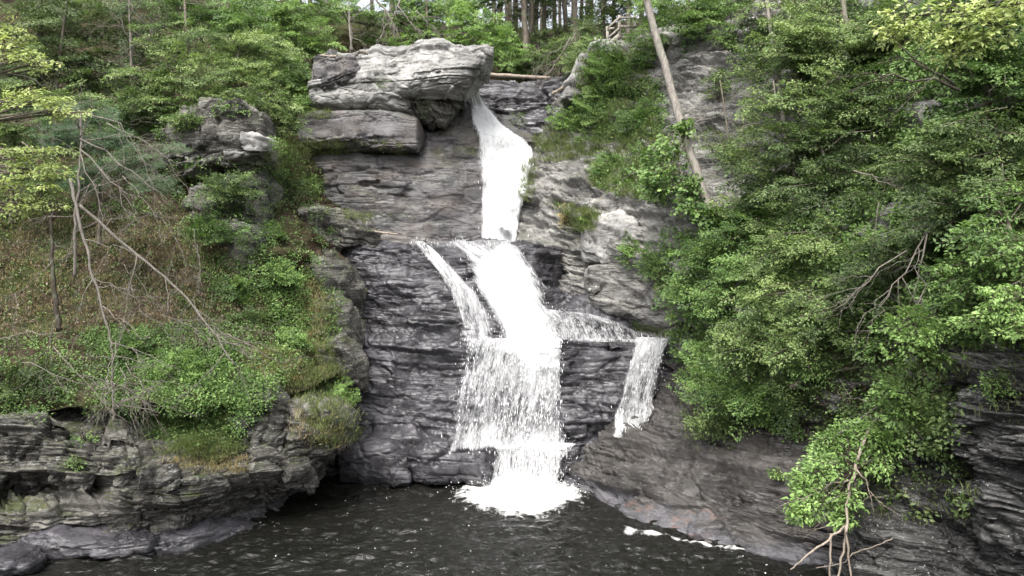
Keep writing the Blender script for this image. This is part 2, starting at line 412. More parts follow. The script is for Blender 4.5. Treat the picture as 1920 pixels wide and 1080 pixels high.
def sheet(name, rows, mat, seed, layers, su=.10, sv=.055, tiltx=0., tilty=0., warp=.35, rough=.06, lo=.5, macro=.35, soft=6, skirt=2.5, kind='structure', label=None, cat=None, reg=True, macf=.3, facet=1.0):
    """rows: list of lists of points; a point is (px,py,d) or ('z',px,z,d)."""
    ctrl = []
    for r in rows:
        o = []
        for p in r:
            if p[0] == 'z': o.append([(p[1] - 960) / F * p[3], p[3], p[2]])
            else: o.append(W(*p))
        ctrl.append(o)
    G = resample(ctrl, su, sv, soft)
    N = grid_normals(G)
    # normals should face the camera side
    flip = np.sign(-(N * (G - np.array([0, 0, CZ]))).sum(2).mean()) or 1
    N = N * flip
    P = G.reshape(-1, 3); Nf = N.reshape(-1, 3)
    x, y, z = P.T
    mac = macro * fbm(x * macf + seed, y * macf, z * macf * 1.3, 3) * 2
    d = strata(P, seed, layers, tiltx, tilty, warp, rough, lo, facet) + mac
    wob = .12 * np.stack([fbm(x * .9, y * .9, z * .9 + 40, 3), 0 * x, .6 * fbm(x * .9, y * .9 + 60, z * .9, 3)], -1)
    Q = P + Nf * d[:, None] + wob
    nr, nc = G.shape[:2]
    Q = Q.reshape(nr, nc, 3)
    # give the sheet a body: wrap every border backwards
    if skirt:
        back = np.array([0, skirt, 0])
        top = Q[:1] + back + np.array([0, 0, -.1]); bot = Q[-1:] + back
        Q = np.concatenate([top, Q, bot], 0)
        l = Q[:, :1] + back * .9; r_ = Q[:, -1:] + back * .9
        Q = np.concatenate([l, Q, r_], 1)
    nr, nc = Q.shape[:2]
    V = Q.reshape(-1, 3); Fq = grid_faces(nr, nc)
    if flip > 0: Fq = Fq[:, ::-1]
    me = make_mesh(name, V, [Fq[:, ::-1]])
    if reg: register(V, Fq)
    o = link(name, me, mat)
    if kind: o['kind'] = kind
    if label: tag(o, label, cat)
    return o

def blob_rock(name, cols, mat, seed, layers, label=None, cat=None, su=.06, sv=.05, tiltx=0., tilty=0., p=.55, rough=.05, lo=.6, macro=.15, warp=.3, group=None, reg=True, lean=0.0, facet=.8):
    """closed rock: cols = (px, py_top, py_bot, depth_of_centre, thickness)."""
    c = np.array(cols, float)
    X = (c[:, 0] - 960) / F * c[:, 3]
    L = abs(X[-1] - X[0]); n = max(12, int(L / su))
    t = np.linspace(0, 1, n); tt = (X - X[0]) / (X[-1] - X[0])
    def it(a): return np.interp(t, tt, a)
    zt = it(CZ + (540 - c[:, 1]) / F * c[:, 3]); zb = it(CZ + (540 - c[:, 2]) / F * c[:, 3])
    yc = it(c[:, 3]); th = it(c[:, 4]); xx = it(X)
    e = np.minimum(t, 1 - t); 
    hgt = np.maximum(zt - zb, .02); H = hgt.max() + th.max()
    m = max(20, int(2 * H / sv))
    a = np.arange(m) / m * 2 * np.pi
    ca, sa = np.cos(a), np.sin(a)
    ex = np.sign(ca) * np.abs(ca) ** p; ez = np.sign(sa) * np.abs(sa) ** p
    endr = np.clip(e / .04, 0, 1) ** .5
    G = np.zeros((n, m, 3))
    G[..., 0] = xx[:, None]
    G[..., 1] = (yc + lean * 0)[:, None] + ex[None] * (th / 2 * endr)[:, None] + lean * ez[None] * hgt[:, None] / 2
    G[..., 2] = ((zt + zb) / 2)[:, None] + ez[None] * (hgt / 2 * endr)[:, None]
    # normal ~ radial in section
    N = np.zeros_like(G); N[..., 1] = ex[None]; N[..., 2] = ez[None] * .8
    N[..., 0] = (np.clip(1 - t / .08, 0, 1) * -1 + np.clip(1 - (1 - t) / .08, 0, 1))[:, None]
    N /= np.linalg.norm(N, axis=2)[..., None] + 1e-9
    P = G.reshape(-1, 3)
    x, y, z = P.T
    d = strata(P, seed, layers, tiltx, tilty, warp, rough, lo, facet) + macro * 2 * fbm(x * .8 + seed, y * .8, z * .8, 3)
    V = P + N.reshape(-1, 3) * d[:, None] * np.repeat(np.clip(endr, .3, 1), m)[:, None]
    i = np.arange(n - 1)[:, None]; j = np.arange(m)[None, :]
    A = i * m + j; B = i * m + (j + 1) % m
    q = np.stack([A, B, B + m, A + m], -1).reshape(-1, 4)
    V = np.concatenate([V, [V[:m].mean(0)], [V[(n - 1) * m:n * m].mean(0)]])
    t0 = np.stack([(np.arange(m) + 1) % m, np.arange(m), np.full(m, n * m)], -1)
    k = (n - 1) * m
    t1 = np.stack([np.arange(m) + k, (np.arange(m) + 1) % m + k, np.full(m, n * m + 1)], -1)
    me = make_mesh(name, V, [q, np.concatenate([t0, t1])])
    if reg: register(V, q)
    o = link(name, me, mat)
    if label: tag(o, label, cat or 'rock', group)
    else: o['kind'] = 'structure'
    return o

def row(pys, ds, pxs): return [(x, (pys[i] if np.ndim(pys) else pys), (ds[i] if np.ndim(ds) else ds)) for i, x in enumerate(pxs)]
def rowz(z, ds, pxs): return [('z', x, (z[i] if np.ndim(z) else z), (ds[i] if np.ndim(ds) else ds)) for i, x in enumerate(pxs)]

# ================================================================== ROCKS
HARD = [(1.9, .42, 3.4), (.6, .17, 1.3), (.19, .06, .6)]        # massive beds
BED = [(1.0, .38, 2.2), (.36, .20, 1.1), (.13, .08, .45)]        # ledgy beds
FLAKE = [(.8, .30, 1.2), (.26, .20, .6), (.09, .09, .3)]         # flaky shale

px = [540, 600, 660, 700, 780, 850, 900, 935, 1000, 1060, 1130, 1200, 1260, 1340]
def mr(py, ds): return row(py, ds, px)
sheet('lower_fall_cliff', [
    rowz(10.05, 40.5, px),
    rowz(10.1, [36.6, 36.2, 36.0, 35.8, 35.7, 35.5, 35.5, 35.5, 35.6, 37.6, 38.5, 38.5, 38.5, 38.5], px),
    mr([462] * 9 + [485, 500, 510, 510, 510], [36.3, 36.0, 35.8, 35.6, 35.5, 35.3, 35.3, 35.3, 35.4, 37.0, 37.5, 38, 38, 38]),
    mr([520, 520, 520, 520, 520, 520, 520, 520, 520, 540, 560, 570, 575, 575], [35.8, 35.6, 35.4, 35.2, 35.0, 35.0, 35.0, 34.9, 34.9, 36.5, 36.6, 36.8, 37, 37]),
    mr([590, 590, 590, 590, 590, 590, 590, 590, 585, 575, 590, 618, 632, 640], [35.2, 35.0, 34.9, 34.7, 34.4, 34.4, 34.4, 34.2, 34.2, 34.4, 34.3, 33.9, 33.7, 33.6]),
    mr([636] * 12 + [642, 650], [34.6, 34.4, 34.3, 34.2, 33.9, 33.9, 33.8, 33.7, 33.6, 33.5, 33.4, 33.4, 33.4, 33.2]),
    rowz(5.72, [34.2, 33.9, 33.7, 33.6, 33.3, 33.2, 33.1, 33.1, 33.1, 33.0, 33.0, 33.1, 33.1, 33.0], px),
    mr([648] * 14, [34.1, 33.8, 33.6, 33.5, 33.2, 33.1, 33.0, 33.0, 33.0, 32.9, 32.9, 33.0, 33.0, 33.0]),
    mr(740, [33.4, 33.1, 32.9, 32.8, 32.5, 32.4, 32.4, 32.4, 32.4, 32.3, 32.3, 32.4, 32.5, 32.5]),
    mr([800] * 5 + [828] * 9, [33.0, 32.8, 32.5, 32.2, 31.9, 31.7, 31.7, 31.7, 31.7, 31.8, 31.9, 32.0, 32.2, 32.2]),
    mr([822] * 5 + [840] * 9, [32.9, 32.6, 31.9, 31.5, 31.2, 31.1, 31.1, 31.4, 31.5, 31.6, 31.8, 32.0, 32.2, 32.2]),
    mr(902, [32.8, 32.2, 31.6, 31.2, 30.9, 30.8, 30.8, 31.1, 31.1, 31.0, 31.5, 31.8, 32, 32]),
    mr(990, [32.8, 32.2, 31.6, 31.2, 30.9, 30.8, 30.8, 31.1, 31.1, 31.0, 31.5, 31.8, 32, 32]),
], M['wet'], 3, HARD, su=.07, sv=.045, lo=.6, macro=.3, rough=.03, soft=3, warp=.45, tiltx=.03, macf=.55, facet=.55)

px = [500, 560, 620, 700, 790, 850, 905, 960, 1020, 1080]
sheet('upper_fall_cliff', [
    row([262, 236, 130, 112, 112, 140, 186, 236, 262, 270], 46, px),
    row([264, 238, 160, 150, 150, 160, 192, 240, 262, 272], 43.5, px),
    row([266, 240, 225, 215, 212, 200, 200, 244, 264, 274], 42.6, px),
    row([270, 262, 255, 252, 250, 246, 246, 256, 270, 278], 41.5, px),
    row([284, 284, 284, 284, 282, 280, 282, 284, 290, 290], [41.3, 41.2, 41.1, 41.0, 41.0, 41.0, 41.2, 41.5, 41.8, 42], px),
    row([288, 288, 288, 290, 290, 290, 290, 290, 296, 296], [40.7, 40.6, 40.5, 40.4, 40.5, 40.7, 41.0, 41.4, 41.8, 42], px),
    row(360, [40.5, 40.2, 40.1, 40.1, 40.1, 40.3, 40.6, 41.0, 41.4, 41.6], px),
    row([415] * 10, [40.3, 40.0, 39.9, 39.8, 39.8, 40.0, 40.3, 40.6, 41.0, 41], px),
    row([420] * 10, [39.9, 39.6, 39.5, 39.5, 39.6, 39.9, 40.2, 40.5, 41.0, 41], px),
    row([475] * 10, [39.4, 39.0, 38.9, 38.9, 39.1, 39.6, 39.9, 40.2, 40.6, 41], px),
], M['main'], 7, [(1.6, .16, 3.5), (.6, .07, 1.6), (.2, .03, .8)], su=.08, sv=.05, lo=.5, macro=.2, rough=.03, soft=2, warp=.5, macf=.5, facet=.3)

px = [820, 870, 910, 950, 1000, 1040, 1075, 1110]
sheet('back_fall_cliff', [
    rowz(20.2, 50, px),
    row([146, 146, 147, 147, 148, 150, 148, 140], [46, 45.6, 45.4, 45.2, 45, 44.8, 44.6, 44.5], px),
    row([165, 165, 165, 166, 168, 168, 165, 160], [45, 44.8, 44.5, 44.4, 44.2, 44, 43.8, 43.7], px),
    row([215] * 8, [44.5, 44.3, 44.2, 44.0, 43.8, 43.7, 43.5, 43.4], px),
    row([222] * 8, [44.0, 43.9, 43.8, 43.7, 43.4, 43.2, 43.1, 43.0], px),
    row([300] * 8, [43.5, 43.4, 43.2, 43.0, 42.6, 42.4, 42.3, 42.2], px),
    row([420] * 8, [43.5, 43.4, 43.2, 43.0, 42.6, 42.4, 42.3, 42.2], px),
], M['wet'], 13, [(1.0, .3, 2.0), (.4, .12, 1.0), (.15, .04, .5)], su=.09, sv=.05, lo=.6, macro=.1, soft=2)

blob_rock('caprock', [(583, 120, 205, 42.4, 2.2), (605, 104, 208, 42.2, 2.8), (650, 104, 214, 42.0, 3.2), (690, 106, 212, 41.9, 3.4), (735, 97, 205, 41.7, 3.6),
    (785, 92, 196, 41.4, 4.0), (825, 82, 192, 41.1, 4.2), (850, 86, 192, 40.9, 4.2), (880, 96, 178, 40.7, 4.0), (900, 95, 152, 40.5, 3.4), (915, 94, 132, 40.4, 2.6), (924, 98, 118, 40.3, 1.8)],
    M['pale'], 21, [(1.1, .18, 4.0), (.35, .07, 2.0), (.12, .02, .7)], 'huge pale grey caprock jutting out like a beak above the head of the falls', 'boulder', macro=.2, rough=.04, p=.68, lean=.42, facet=.45, warp=.2)
blob_rock('rock', [(755, 140, 205, 42.0, 2.6), (775, 140, 230, 41.8, 2.8), (805, 140, 243, 41.7, 2.8), (835, 140, 240, 41.8, 2.6), (852, 140, 222, 41.9, 2.4), (870, 150, 200, 42.0, 1.8)],
    M['bank'], 22, [(.5, .1, .25), (.2, .06, .18)], 'fluted dark rock buttress propping up the beak of the pale caprock', 'rock', macro=.12, tiltx=1.6, p=.4)
blob_rock('rock', [(690, 160, 206, 40.9, 1.6), (722, 153, 212, 40.9, 2.0), (748, 155, 215, 40.8, 2.0), (768, 174, 217, 40.8, 1.6), (778, 192, 214, 40.9, 1.0)],
    M['pale'], 23, [(.6, .1, 1.5), (.2, .03, .8)], 'smooth pale block below the caprock with a rounded right shoulder', 'rock', macro=.06, p=.6, lo=.3)
blob_rock('rock', [(560, 216, 284, 41.3, 2.0), (600, 213, 286, 41.0, 2.4), (680, 212, 286, 40.8, 2.6), (750, 216, 287, 40.7, 2.6), (785, 226, 288, 40.7, 2.2), (797, 242, 284, 40.8, 1.6)],
    M['main'], 24, [(1.2, .1, 5.0), (.5, .06, 2.0), (.2, .03, .8)], 'long smooth grey rock slab under the caprock with rounded right end', 'rock', macro=.06, p=.38, lo=.3, facet=.4)
blob_rock('rock', [(590, 116, 170, 41.4, 1.8), (625, 103, 185, 41.2, 2.2), (655, 106, 165, 41.1, 2.2), (676, 120, 150, 41.1, 1.8), (684, 130, 144, 41.2, 1.2)],
    M['main'], 26, [(.5, .12, .8), (.2, .05, .4)], 'darker grey rounded knob on the left front of the caprock', 'rock', macro=.12, tiltx=-.4)
blob_rock('rock', [(805, 84, 98, 41.2, 1.0), (825, 79, 100, 41.0, 1.4), (845, 82, 102, 40.9, 1.4), (856, 88, 100, 40.9, .8)],
    M['pale'], 27, [(.5, .05, 2.0), (.15, .03, .6)], 'small humped pale rock on the top of the caprock', 'rock', macro=.05)
blob_rock('rock', [(885, 98, 112, 39.9, 1.0), (900, 92, 120, 39.8, 1.5), (915, 92, 120, 39.8, 1.5), (927, 98, 112, 39.9, .9)],
    M['pale'], 28, [(.5, .05, 2.0), (.15, .03, .6)], 'rounded pale knob at the tip of the overhanging beak', 'rock', macro=.05)
blob_rock('rock', [(1052, 170, 192, 41.9, 1.0), (1066, 150, 200, 41.8, 1.5), (1085, 110, 205, 41.8, 1.8), (1108, 92, 200, 41.8, 2.0), (1140, 92, 175, 41.6, 2.0), (1160, 104, 160, 41.4, 1.2)],
    M['pale'], 29, [(.6, .16, 1.5), (.2, .06, .6)], 'pale upright boulder on the right rim below the wooden steps', 'boulder', macro=.2)

# right-hand slope above the falls -------------------------------------------------
sheet('right_slope', [
    [(1040, 150, 64), (1120, 150, 62), (1200, 140, 58), (1320, 40, 52), (1480, -240, 42), (1700, -300, 36), (2000, -340, 30), (2300, -340, 24)],
    [(1050, 108, 52), (1112, 106, 50), (1190, 96, 47), (1310, 52, 42), (1480, -120, 38), (1700, -180, 33), (1970, -200, 28), (2300, -200, 22)],
    [(1060, 104, 50), (1100, 100, 46), (1180, 92, 42), (1300, 60, 38), (1480, -20, 34), (1700, -60, 30), (1950, -80, 26), (2300, -80, 20)],
    [(1045, 170, 47), (1075, 185, 43.3), (1190, 165, 39.5), (1320, 150, 35.5), (1480, 130, 32), (1700, 100, 27), (1950, 80, 23), (2300, 60, 17)],
    [(1010, 225, 47), (1035, 235, 42.2), (1150, 240, 38.6), (1300, 260, 33.8), (1480, 280, 29.5), (1700, 250, 25), (1950, 240, 21), (2300, 220, 15)],
    [(985, 290, 46), (1000, 272, 41.4), (1120, 310, 37.7), (1270, 350, 32.7), (1480, 400, 27.5), (1700, 400, 23), (1950, 400, 19), (2300, 400, 13.5)],
    [(965, 390, 45), (975, 350, 40.4), (1080, 390, 37.0), (1235, 450, 31.8), (1450, 520, 27), (1700, 520, 22), (1950, 520, 18), (2300, 520, 12.5)],
    [(935, 460, 44), (940, 448, 39.6), (1060, 470, 36.7), (1230, 530, 31.8), (1450, 640, 26), (1700, 650, 21.5), (1950, 640, 18), (2300, 640, 12)],
    [(985, 500, 44), (985, 470, 38.2), (1075, 510, 36.0), (1245, 590, 32.2), (1450, 720, 25.8), (1700, 720, 22.0), (1950, 720, 19), (2300, 720, 12.5)],
    [(1020, 560, 42), (1035, 552, 36.4), (1100, 566, 35.2), (1265, 635, 32.4), (1450, 760, 26), (1700, 800, 22.2), (1950, 800, 20), (2300, 800, 13)],
    [(1050, 600, 40), (1060, 600, 36.2), (1120, 600, 35.4), (1290, 690, 32.8), (1450, 860, 27), (1700, 900, 23), (1950, 900, 21), (2300, 900, 14)],
], M['slope'], 31, [(1.1, .40, 2.2), (.36, .20, 1.0), (.12, .07, .4)], su=.085, sv=.06, tiltx=.35, lo=.6, macro=.35, soft=8)

sheet('lower_right_rock', [
    [(1262, 730, 38), (1262, 690, 32.8), (1330, 690, 30), (1450, 690, 28.0), (1600, 690, 25), (1780, 690, 22.5), (1950, 690, 20.5), (2300, 690, 14)],
    [(1245, 760, 38), (1238, 738, 32.3), (1310, 745, 29.8), (1420, 770, 27.4), (1580, 800, 24.2), (1760, 800, 21.6), (1950, 800, 19.5), (2300, 800, 13.5)],
    [(1150, 830, 38), (1165, 795, 31.7), (1250, 790, 29.6), (1400, 820, 26.9), (1570, 850, 23.8), (1750, 850, 21.0), (1950, 860, 18.8), (2300, 860, 13)],
    [(1095, 860, 38), (1108, 825, 31.2), (1210, 835, 29.3), (1360, 860, 26.4), (1540, 880, 23.5), (1740, 900, 20.7), (1950, 900, 18.5), (2300, 900, 12.5)],
    [(1085, 890, 38), (1085, 862, 30.9), (1190, 880, 28.4), (1340, 905, 25.4), (1520, 930, 22.9), (1730, 950, 20.2), (1950, 960, 17.9), (2300, 960, 12)],
    [(1070, 930, 38), (1066, 905, 30.5), (1165, 940, 27.6), (1330, 965, 24.9), (1500, 985, 22.6), (1720, 1010, 19.9), (1950, 1030, 17.2), (2300, 1030, 11.5)],
    [('z', 1082, -.1, 38), ('z', 1082, 0.0, 29.9), ('z', 1200, 0.02, 25.7), ('z', 1400, .02, 22.8), ('z', 1580, .02, 21.2), ('z', 1740, .25, 19.2), ('z', 1950, .2, 16.6), ('z', 2300, .1, 10.5)],
    [('z', 1082, -1.3, 38), ('z', 1082, -1.2, 29.6), ('z', 1200, -1.2, 25.2), ('z', 1400, -1.2, 22.3), ('z', 1580, -1.2, 20.7), ('z', 1740, -1.2, 18.2), ('z', 1950, -1.2, 15.6), ('z', 2300, -1, 9.5)],
], M['brown'], 37, [(1.2, .38, 3.5), (.4, .20, 1.6), (.13, .08, .8)], su=.07, sv=.033, tiltx=-.03, lo=1.0, macro=.22, soft=5, macf=.5, warp=.35, facet=.6, rough=.03)

sheet('shale_cliff', [
    [(1790, 560, 26), (1800, 560, 20), (1860, 560, 18.6), (1950, 560, 17.4), (2150, 560, 14)],
    [(1768, 645, 26), (1776, 645, 18.8), (1850, 640, 17.9), (1950, 635, 17.0), (2150, 620, 13.5)],
    [(1760, 720, 26), (1768, 720, 18.4), (1850, 720, 17.4), (1950, 720, 16.4), (2150, 700, 13)],
    [(1780, 820, 26), (1786, 820, 18.3), (1860, 820, 17.2), (1950, 820, 16.2), (2150, 800, 12.5)],
    [(1800, 930, 26), (1808, 930, 18.2), (1870, 930, 17.0), (1950, 930, 16.1), (2150, 930, 12)],
    [(1835, 1040, 24), (1845, 1040, 17.8), (1890, 1045, 16.8), (1950, 1050, 15.8), (2150, 1050, 11.5)],
    [(1870, 1200, 24), (1880, 1200, 17.6), (1910, 1200, 16.4), (1950, 1200, 15.4), (2150, 1200, 11)],
], M['flaky'], 41, FLAKE, su=.045, sv=.028, tiltx=.12, lo=.9, macro=.22, soft=3, warp=.7)

sheet('shade_toned_toe', [  # dark flecked sheet over the brown rock, its colour standing in for tree shade
    [(1640, 800, 28), (1655, 820, 21.3), (1720, 820, 20.8), (1830, 820, 19.4)],
    [(1600, 870, 28), (1616, 870, 20.3), (1700, 870, 19.9), (1830, 870, 18.9)],
    [(1590, 940, 28), (1606, 940, 19.8), (1700, 940, 19.2), (1840, 940, 18.4)],
    [(1592, 1010, 27), (1608, 1010, 19.2), (1710, 1010, 18.6), (1860, 1030, 17.9)],
    [(1600, 1130, 26), (1616, 1130, 18.6), (1710, 1130, 18.0), (1890, 1130, 17.3)],
], M['flaky'], 43, FLAKE, su=.05, sv=.03, tiltx=.08, lo=.5, macro=.2, soft=3, warp=.5)

# left-hand bank -------------------------------------------------------------------
sheet('left_bank', [
    [(-400, 50, 46), (-60, 40, 50), (100, 30, 52), (250, 30, 52), (400, 60, 52), (500, 90, 50), (560, 100, 50), (600, 110, 50), (620, 150, 50)],
    [(-400, 250, 34), (-60, 250, 38), (100, 250, 39), (250, 235, 39), (380, 225, 39), (500, 225, 40), (545, 225, 42), (590, 245, 43), (610, 260, 47)],
    [(-400, 330, 30), (-60, 330, 34), (100, 330, 34.5), (250, 340, 34.5), (380, 345, 34.5), (490, 330, 35), (540, 315, 37), (610, 365, 40), (625, 380, 46)],
    [(-400, 420, 26), (-60, 420, 31), (100, 420, 31.5), (250, 420, 31.7), (380, 430, 31.8), (480, 430, 32.4), (560, 410, 34), (655, 430, 37.4), (712, 446, 40)],
    [(-400, 560, 23), (-60, 560, 28), (100, 560, 28.5), (250, 570, 28.6), (380, 570, 28.8), (480, 560, 29.6), (560, 560, 31), (640, 560, 33.2), (675, 580, 38)],
    [(-400, 640, 22), (-60, 640, 26.3), (100, 640, 26.6), (250, 650, 26.6), (380, 655, 26.8), (470, 640, 28), (560, 640, 29.4), (635, 640, 31), (688, 650, 36)],
    [(-400, 760, 19), (-60, 765, 24.2), (100, 765, 24.4), (250, 765, 24.0), (370, 770, 24.4), (470, 745, 25.9), (560, 735, 27.4), (635, 705, 29), (685, 735, 35)],
], M['soil'], 51, [(1.2, .22, 2.2), (.4, .1, .9), (.15, .04, .4)], su=.10, sv=.08, lo=.35, macro=.5, soft=6, rough=.16)

sheet('left_bank_ledge', [
    [(-400, 740, 21), (-60, 745, 25.5), (100, 745, 25.8), (250, 750, 25.8), (370, 755, 26), (460, 725, 27.5), (550, 715, 29), (615, 690, 30.5), (670, 680, 34)],
    [(-400, 780, 18.6), (-60, 785, 23.4), (100, 780, 23.6), (250, 800, 23.6), (360, 822, 24.2), (460, 790, 25.4), (550, 760, 26.8), (620, 745, 28.4), (672, 755, 34)],
    [(-400, 830, 18.4), (-60, 828, 23.1), (100, 828, 23.2), (250, 835, 23.2), (360, 850, 23.7), (460, 830, 24.7), (550, 830, 26.0), (612, 815, 27.6), (648, 820, 34)],
    [(-400, 895, 18.2), (-60, 895, 22.9), (100, 897, 22.9), (250, 890, 22.5), (360, 900, 23.0), (455, 890, 24.1), (550, 878, 25.3), (605, 868, 26.8), (640, 860, 34)],
    [(-400, 930, 18.6), (-60, 905, 24.8), (90, 910, 24.6), (250, 910, 22.9), (360, 925, 23.0), (450, 920, 24.5), (545, 890, 25.9), (600, 890, 29.0), (632, 885, 34)],
    [(-400, 960, 18.4), (-60, 958, 22.9), (100, 962, 22.8), (250, 960, 22.6), (360, 965, 22.9), (450, 950, 24.4), (540, 925, 26.6), (580, 905, 29.8), (628, 900, 34)],
    [(-400, 1010, 18.0), (-60, 1012, 22.7), (100, 1008, 22.8), (250, 1000, 22.9), (350, 1000, 23.4), (440, 980, 24.9), (520, 955, 26.6), (575, 925, 30.2), (620, 915, 34)],
    [('z', -400, -1.2, 17), ('z', -60, -1.2, 21.8), ('z', 100, -1.2, 22.0), ('z', 250, -1.2, 22.5), ('z', 350, -1.2, 23.2), ('z', 440, -1.2, 24.8), ('z', 520, -1.2, 26.6), ('z', 575, -1.2, 30.4), ('z', 620, -1.2, 34)],
], M['bank'], 53, [(.85, .5, 1.8), (.32, .28, 1.0), (.11, .10, .45)], su=.05, sv=.03, lo=.75, macro=.25, soft=3, tiltx=.02, warp=.18, facet=.5, rough=.03)

# knobbly edge of the left bank beside the falls
for i, (cols, lab, mt) in enumerate([
    ([(560, 395, 450, 35.2, 2.), (600, 385, 480, 35.6, 2.6), (650, 405, 470, 36.2, 2.6), (690, 425, 468, 36.8, 2.), (712, 440, 460, 37.2, 1.)], 'dark ragged rock rib that runs down to the lip of the middle ledge', 'bank'),
    ([(590, 560, 640, 31.6, 1.6), (625, 545, 660, 31.6, 2.4), (660, 570, 680, 31.8, 2.2), (682, 610, 680, 32, 1.2)], 'bulging brown rock knob halfway up the left edge of the falls', 'bank'),
    ([(600, 640, 700, 30.2, 1.6), (640, 625, 720, 30.2, 2.2), (668, 650, 735, 30.5, 2.0), (686, 680, 730, 30.8, 1.2)], 'grey rock knob with grassy top under the bulging brown knob', 'bank'),
    ([(548, 770, 840, 26.6, 1.8), (580, 748, 850, 26.6, 2.4), (625, 752, 850, 27.0, 2.4), (652, 772, 840, 27.3, 1.8), (662, 790, 822, 27.6, 1.0)], 'flat topped boulder with a dark face above the bank overhang', 'bank'),
    ([(450, 725, 800, 26.2, 1.6), (485, 712, 815, 26.2, 2.2), (520, 725, 815, 26.6, 2.2), (545, 750, 800, 27, 1.2)], 'reddish grey rock block in the grass on the left bank', 'bank'),
    ([(590, 470, 560, 33.6, 2.0), (625, 465, 590, 33.8, 2.6), (660, 500, 600, 34.2, 2.2), (685, 540, 600, 34.4, 1.2)], 'craggy brown rock shoulder below the ragged rib', 'bank'),
]):
    blob_rock('rock', cols, M[mt], 60 + i, BED, lab, 'rock', macro=.3, tiltx=.05, lo=.8, p=.42, warp=.15, rough=.03)
for i, (cols, lab) in enumerate([
    ([(440, 330, 420, 33.4, 1.6), (480, 320, 470, 33.0, 2.4), (500, 330, 480, 33.0, 2.2), (512, 350, 440, 33.2, 1.2)], 'weathered rock face under the black crag, partly grown over'),
    ([(360, 350, 400, 32.8, 1.4), (400, 335, 420, 32.4, 2.0), (440, 340, 430, 32.2, 2.0), (465, 360, 420, 32.4, 1.2)], 'lichen grey rock under the left half of the black crag'),
    ([(430, 440, 500, 31.6, 1.4), (460, 425, 520, 31.4, 2.0), (490, 430, 515, 31.6, 1.8), (505, 450, 500, 31.8, 1.0)], 'broken grey rock between the crag and the wide soft bush')]):
    blob_rock('rock', cols, M['bank'], 90 + i, BED, lab, 'rock', macro=.3, tiltx=.1, lo=.9, p=.35, warp=.15)
blob_rock('rock', [(318, 262, 300, 33.6, 1.6), (335, 236, 306, 33.5, 2.2), (350, 228, 310, 33.4, 2.4), (356, 214, 318, 33.3, 2.8), (392, 210, 322, 33.2, 3.), (398, 198, 322, 33.1, 3.), (436, 194, 320, 33.0, 3.2), (442, 206, 322, 32.9, 3.2), (478, 204, 325, 32.8, 3.), (484, 222, 324, 32.8, 2.6), (506, 230, 320, 32.8, 2.2), (512, 256, 312, 32.9, 1.6), (518, 270, 306, 33.0, 1.0)],
    M['bank'], 71, BED, 'black layered rock crag sticking out of the trees on the left', 'rock', macro=.3, tiltx=-.1, lo=.9, p=.4, facet=.5, warp=.15, rough=.03)
blob_rock('rock', [(425, 262, 300, 31.8, 1.0), (450, 256, 306, 31.6, 1.4), (495, 258, 300, 31.6, 1.4), (514, 262, 290, 31.7, .9)],
    M['pale'], 72, [(.5, .12, 2.), (.2, .05, 1.)], 'pale smooth faced block at the foot of the black crag', 'rock', macro=.08, tiltx=.2)
blob_rock('rock', [(-30, 1036, 1080, 21.4, 1.6), (10, 1026, 1075, 21.3, 1.8), (50, 1040, 1066, 21.2, 1.4), (75, 1050, 1060, 21.2, .6)],
    M['wet'], 73, FLAKE, 'low wet grey rock at the water edge in the bottom left corner', 'rock', macro=.08)
blob_rock('rock', [(300, 1006, 1040, 23.0, 1.2), (380, 985, 1032, 23.6, 1.6), (440, 978, 1010, 24.6, 1.6), (500, 985, 1000, 25.4, 1.0)],
    M['wet'], 74, HARD, 'smooth blue grey rock shelf at the waterline under the left ledges', 'rock', macro=.08)
blob_rock('rock', [(40, 1000, 1045, 22.6, 1.2), (120, 995, 1040, 22.6, 1.6), (220, 1000, 1036, 22.7, 1.6), (310, 1005, 1034, 23, 1.2)],
    M['wet'], 75, HARD, 'long wet rock shelf at the waterline under the bank overhang', 'rock', macro=.08)
blob_rock('rock', [(1088, 430, 490, 35.6, 1.2), (1125, 410, 500, 35.2, 1.6), (1165, 405, 480, 34.6, 1.6), (1190, 425, 450, 34.2, .9)],
    M['pale'], 76, HARD, 'pale angular slab on the right slope beside the middle ledge', 'rock', macro=.08, tiltx=.5)
blob_rock('rock', [(1096, 500, 570, 34.9, 1.2), (1135, 496, 590, 34.6, 2.), (1185, 520, 605, 34.0, 2.), (1225, 550, 615, 33.4, 1.6), (1262, 585, 625, 33.0, 1.0)],
    M['slope'], 77, [(.8, .15, 1.5), (.2, .08, .6)], 'rounded lichen spotted rock right of the middle cascade', 'rock', macro=.12, tiltx=.3)
blob_rock('rock', [(640, 838, 900, 31.4, 1.6), (690, 822, 902, 31.2, 2.0), (740, 828, 904, 31.0, 2.0), (775, 846, 904, 30.9, 1.4)],
    M['wet'], 78, HARD, 'rounded black boulder at the pool edge nearest the dark cave', 'boulder', macro=.1, lo=.3, p=.7, facet=.5)
blob_rock('rock', [(768, 850, 903, 30.8, 1.2), (800, 832, 905, 30.7, 1.6), (850, 838, 905, 30.6, 1.6), (905, 840, 905, 30.6, 1.6), (922, 850, 903, 30.7, 1.0)],
    M['wet'], 79, HARD, 'wet black boulder shelf left of the foaming last drop', 'boulder', macro=.1, lo=.3)

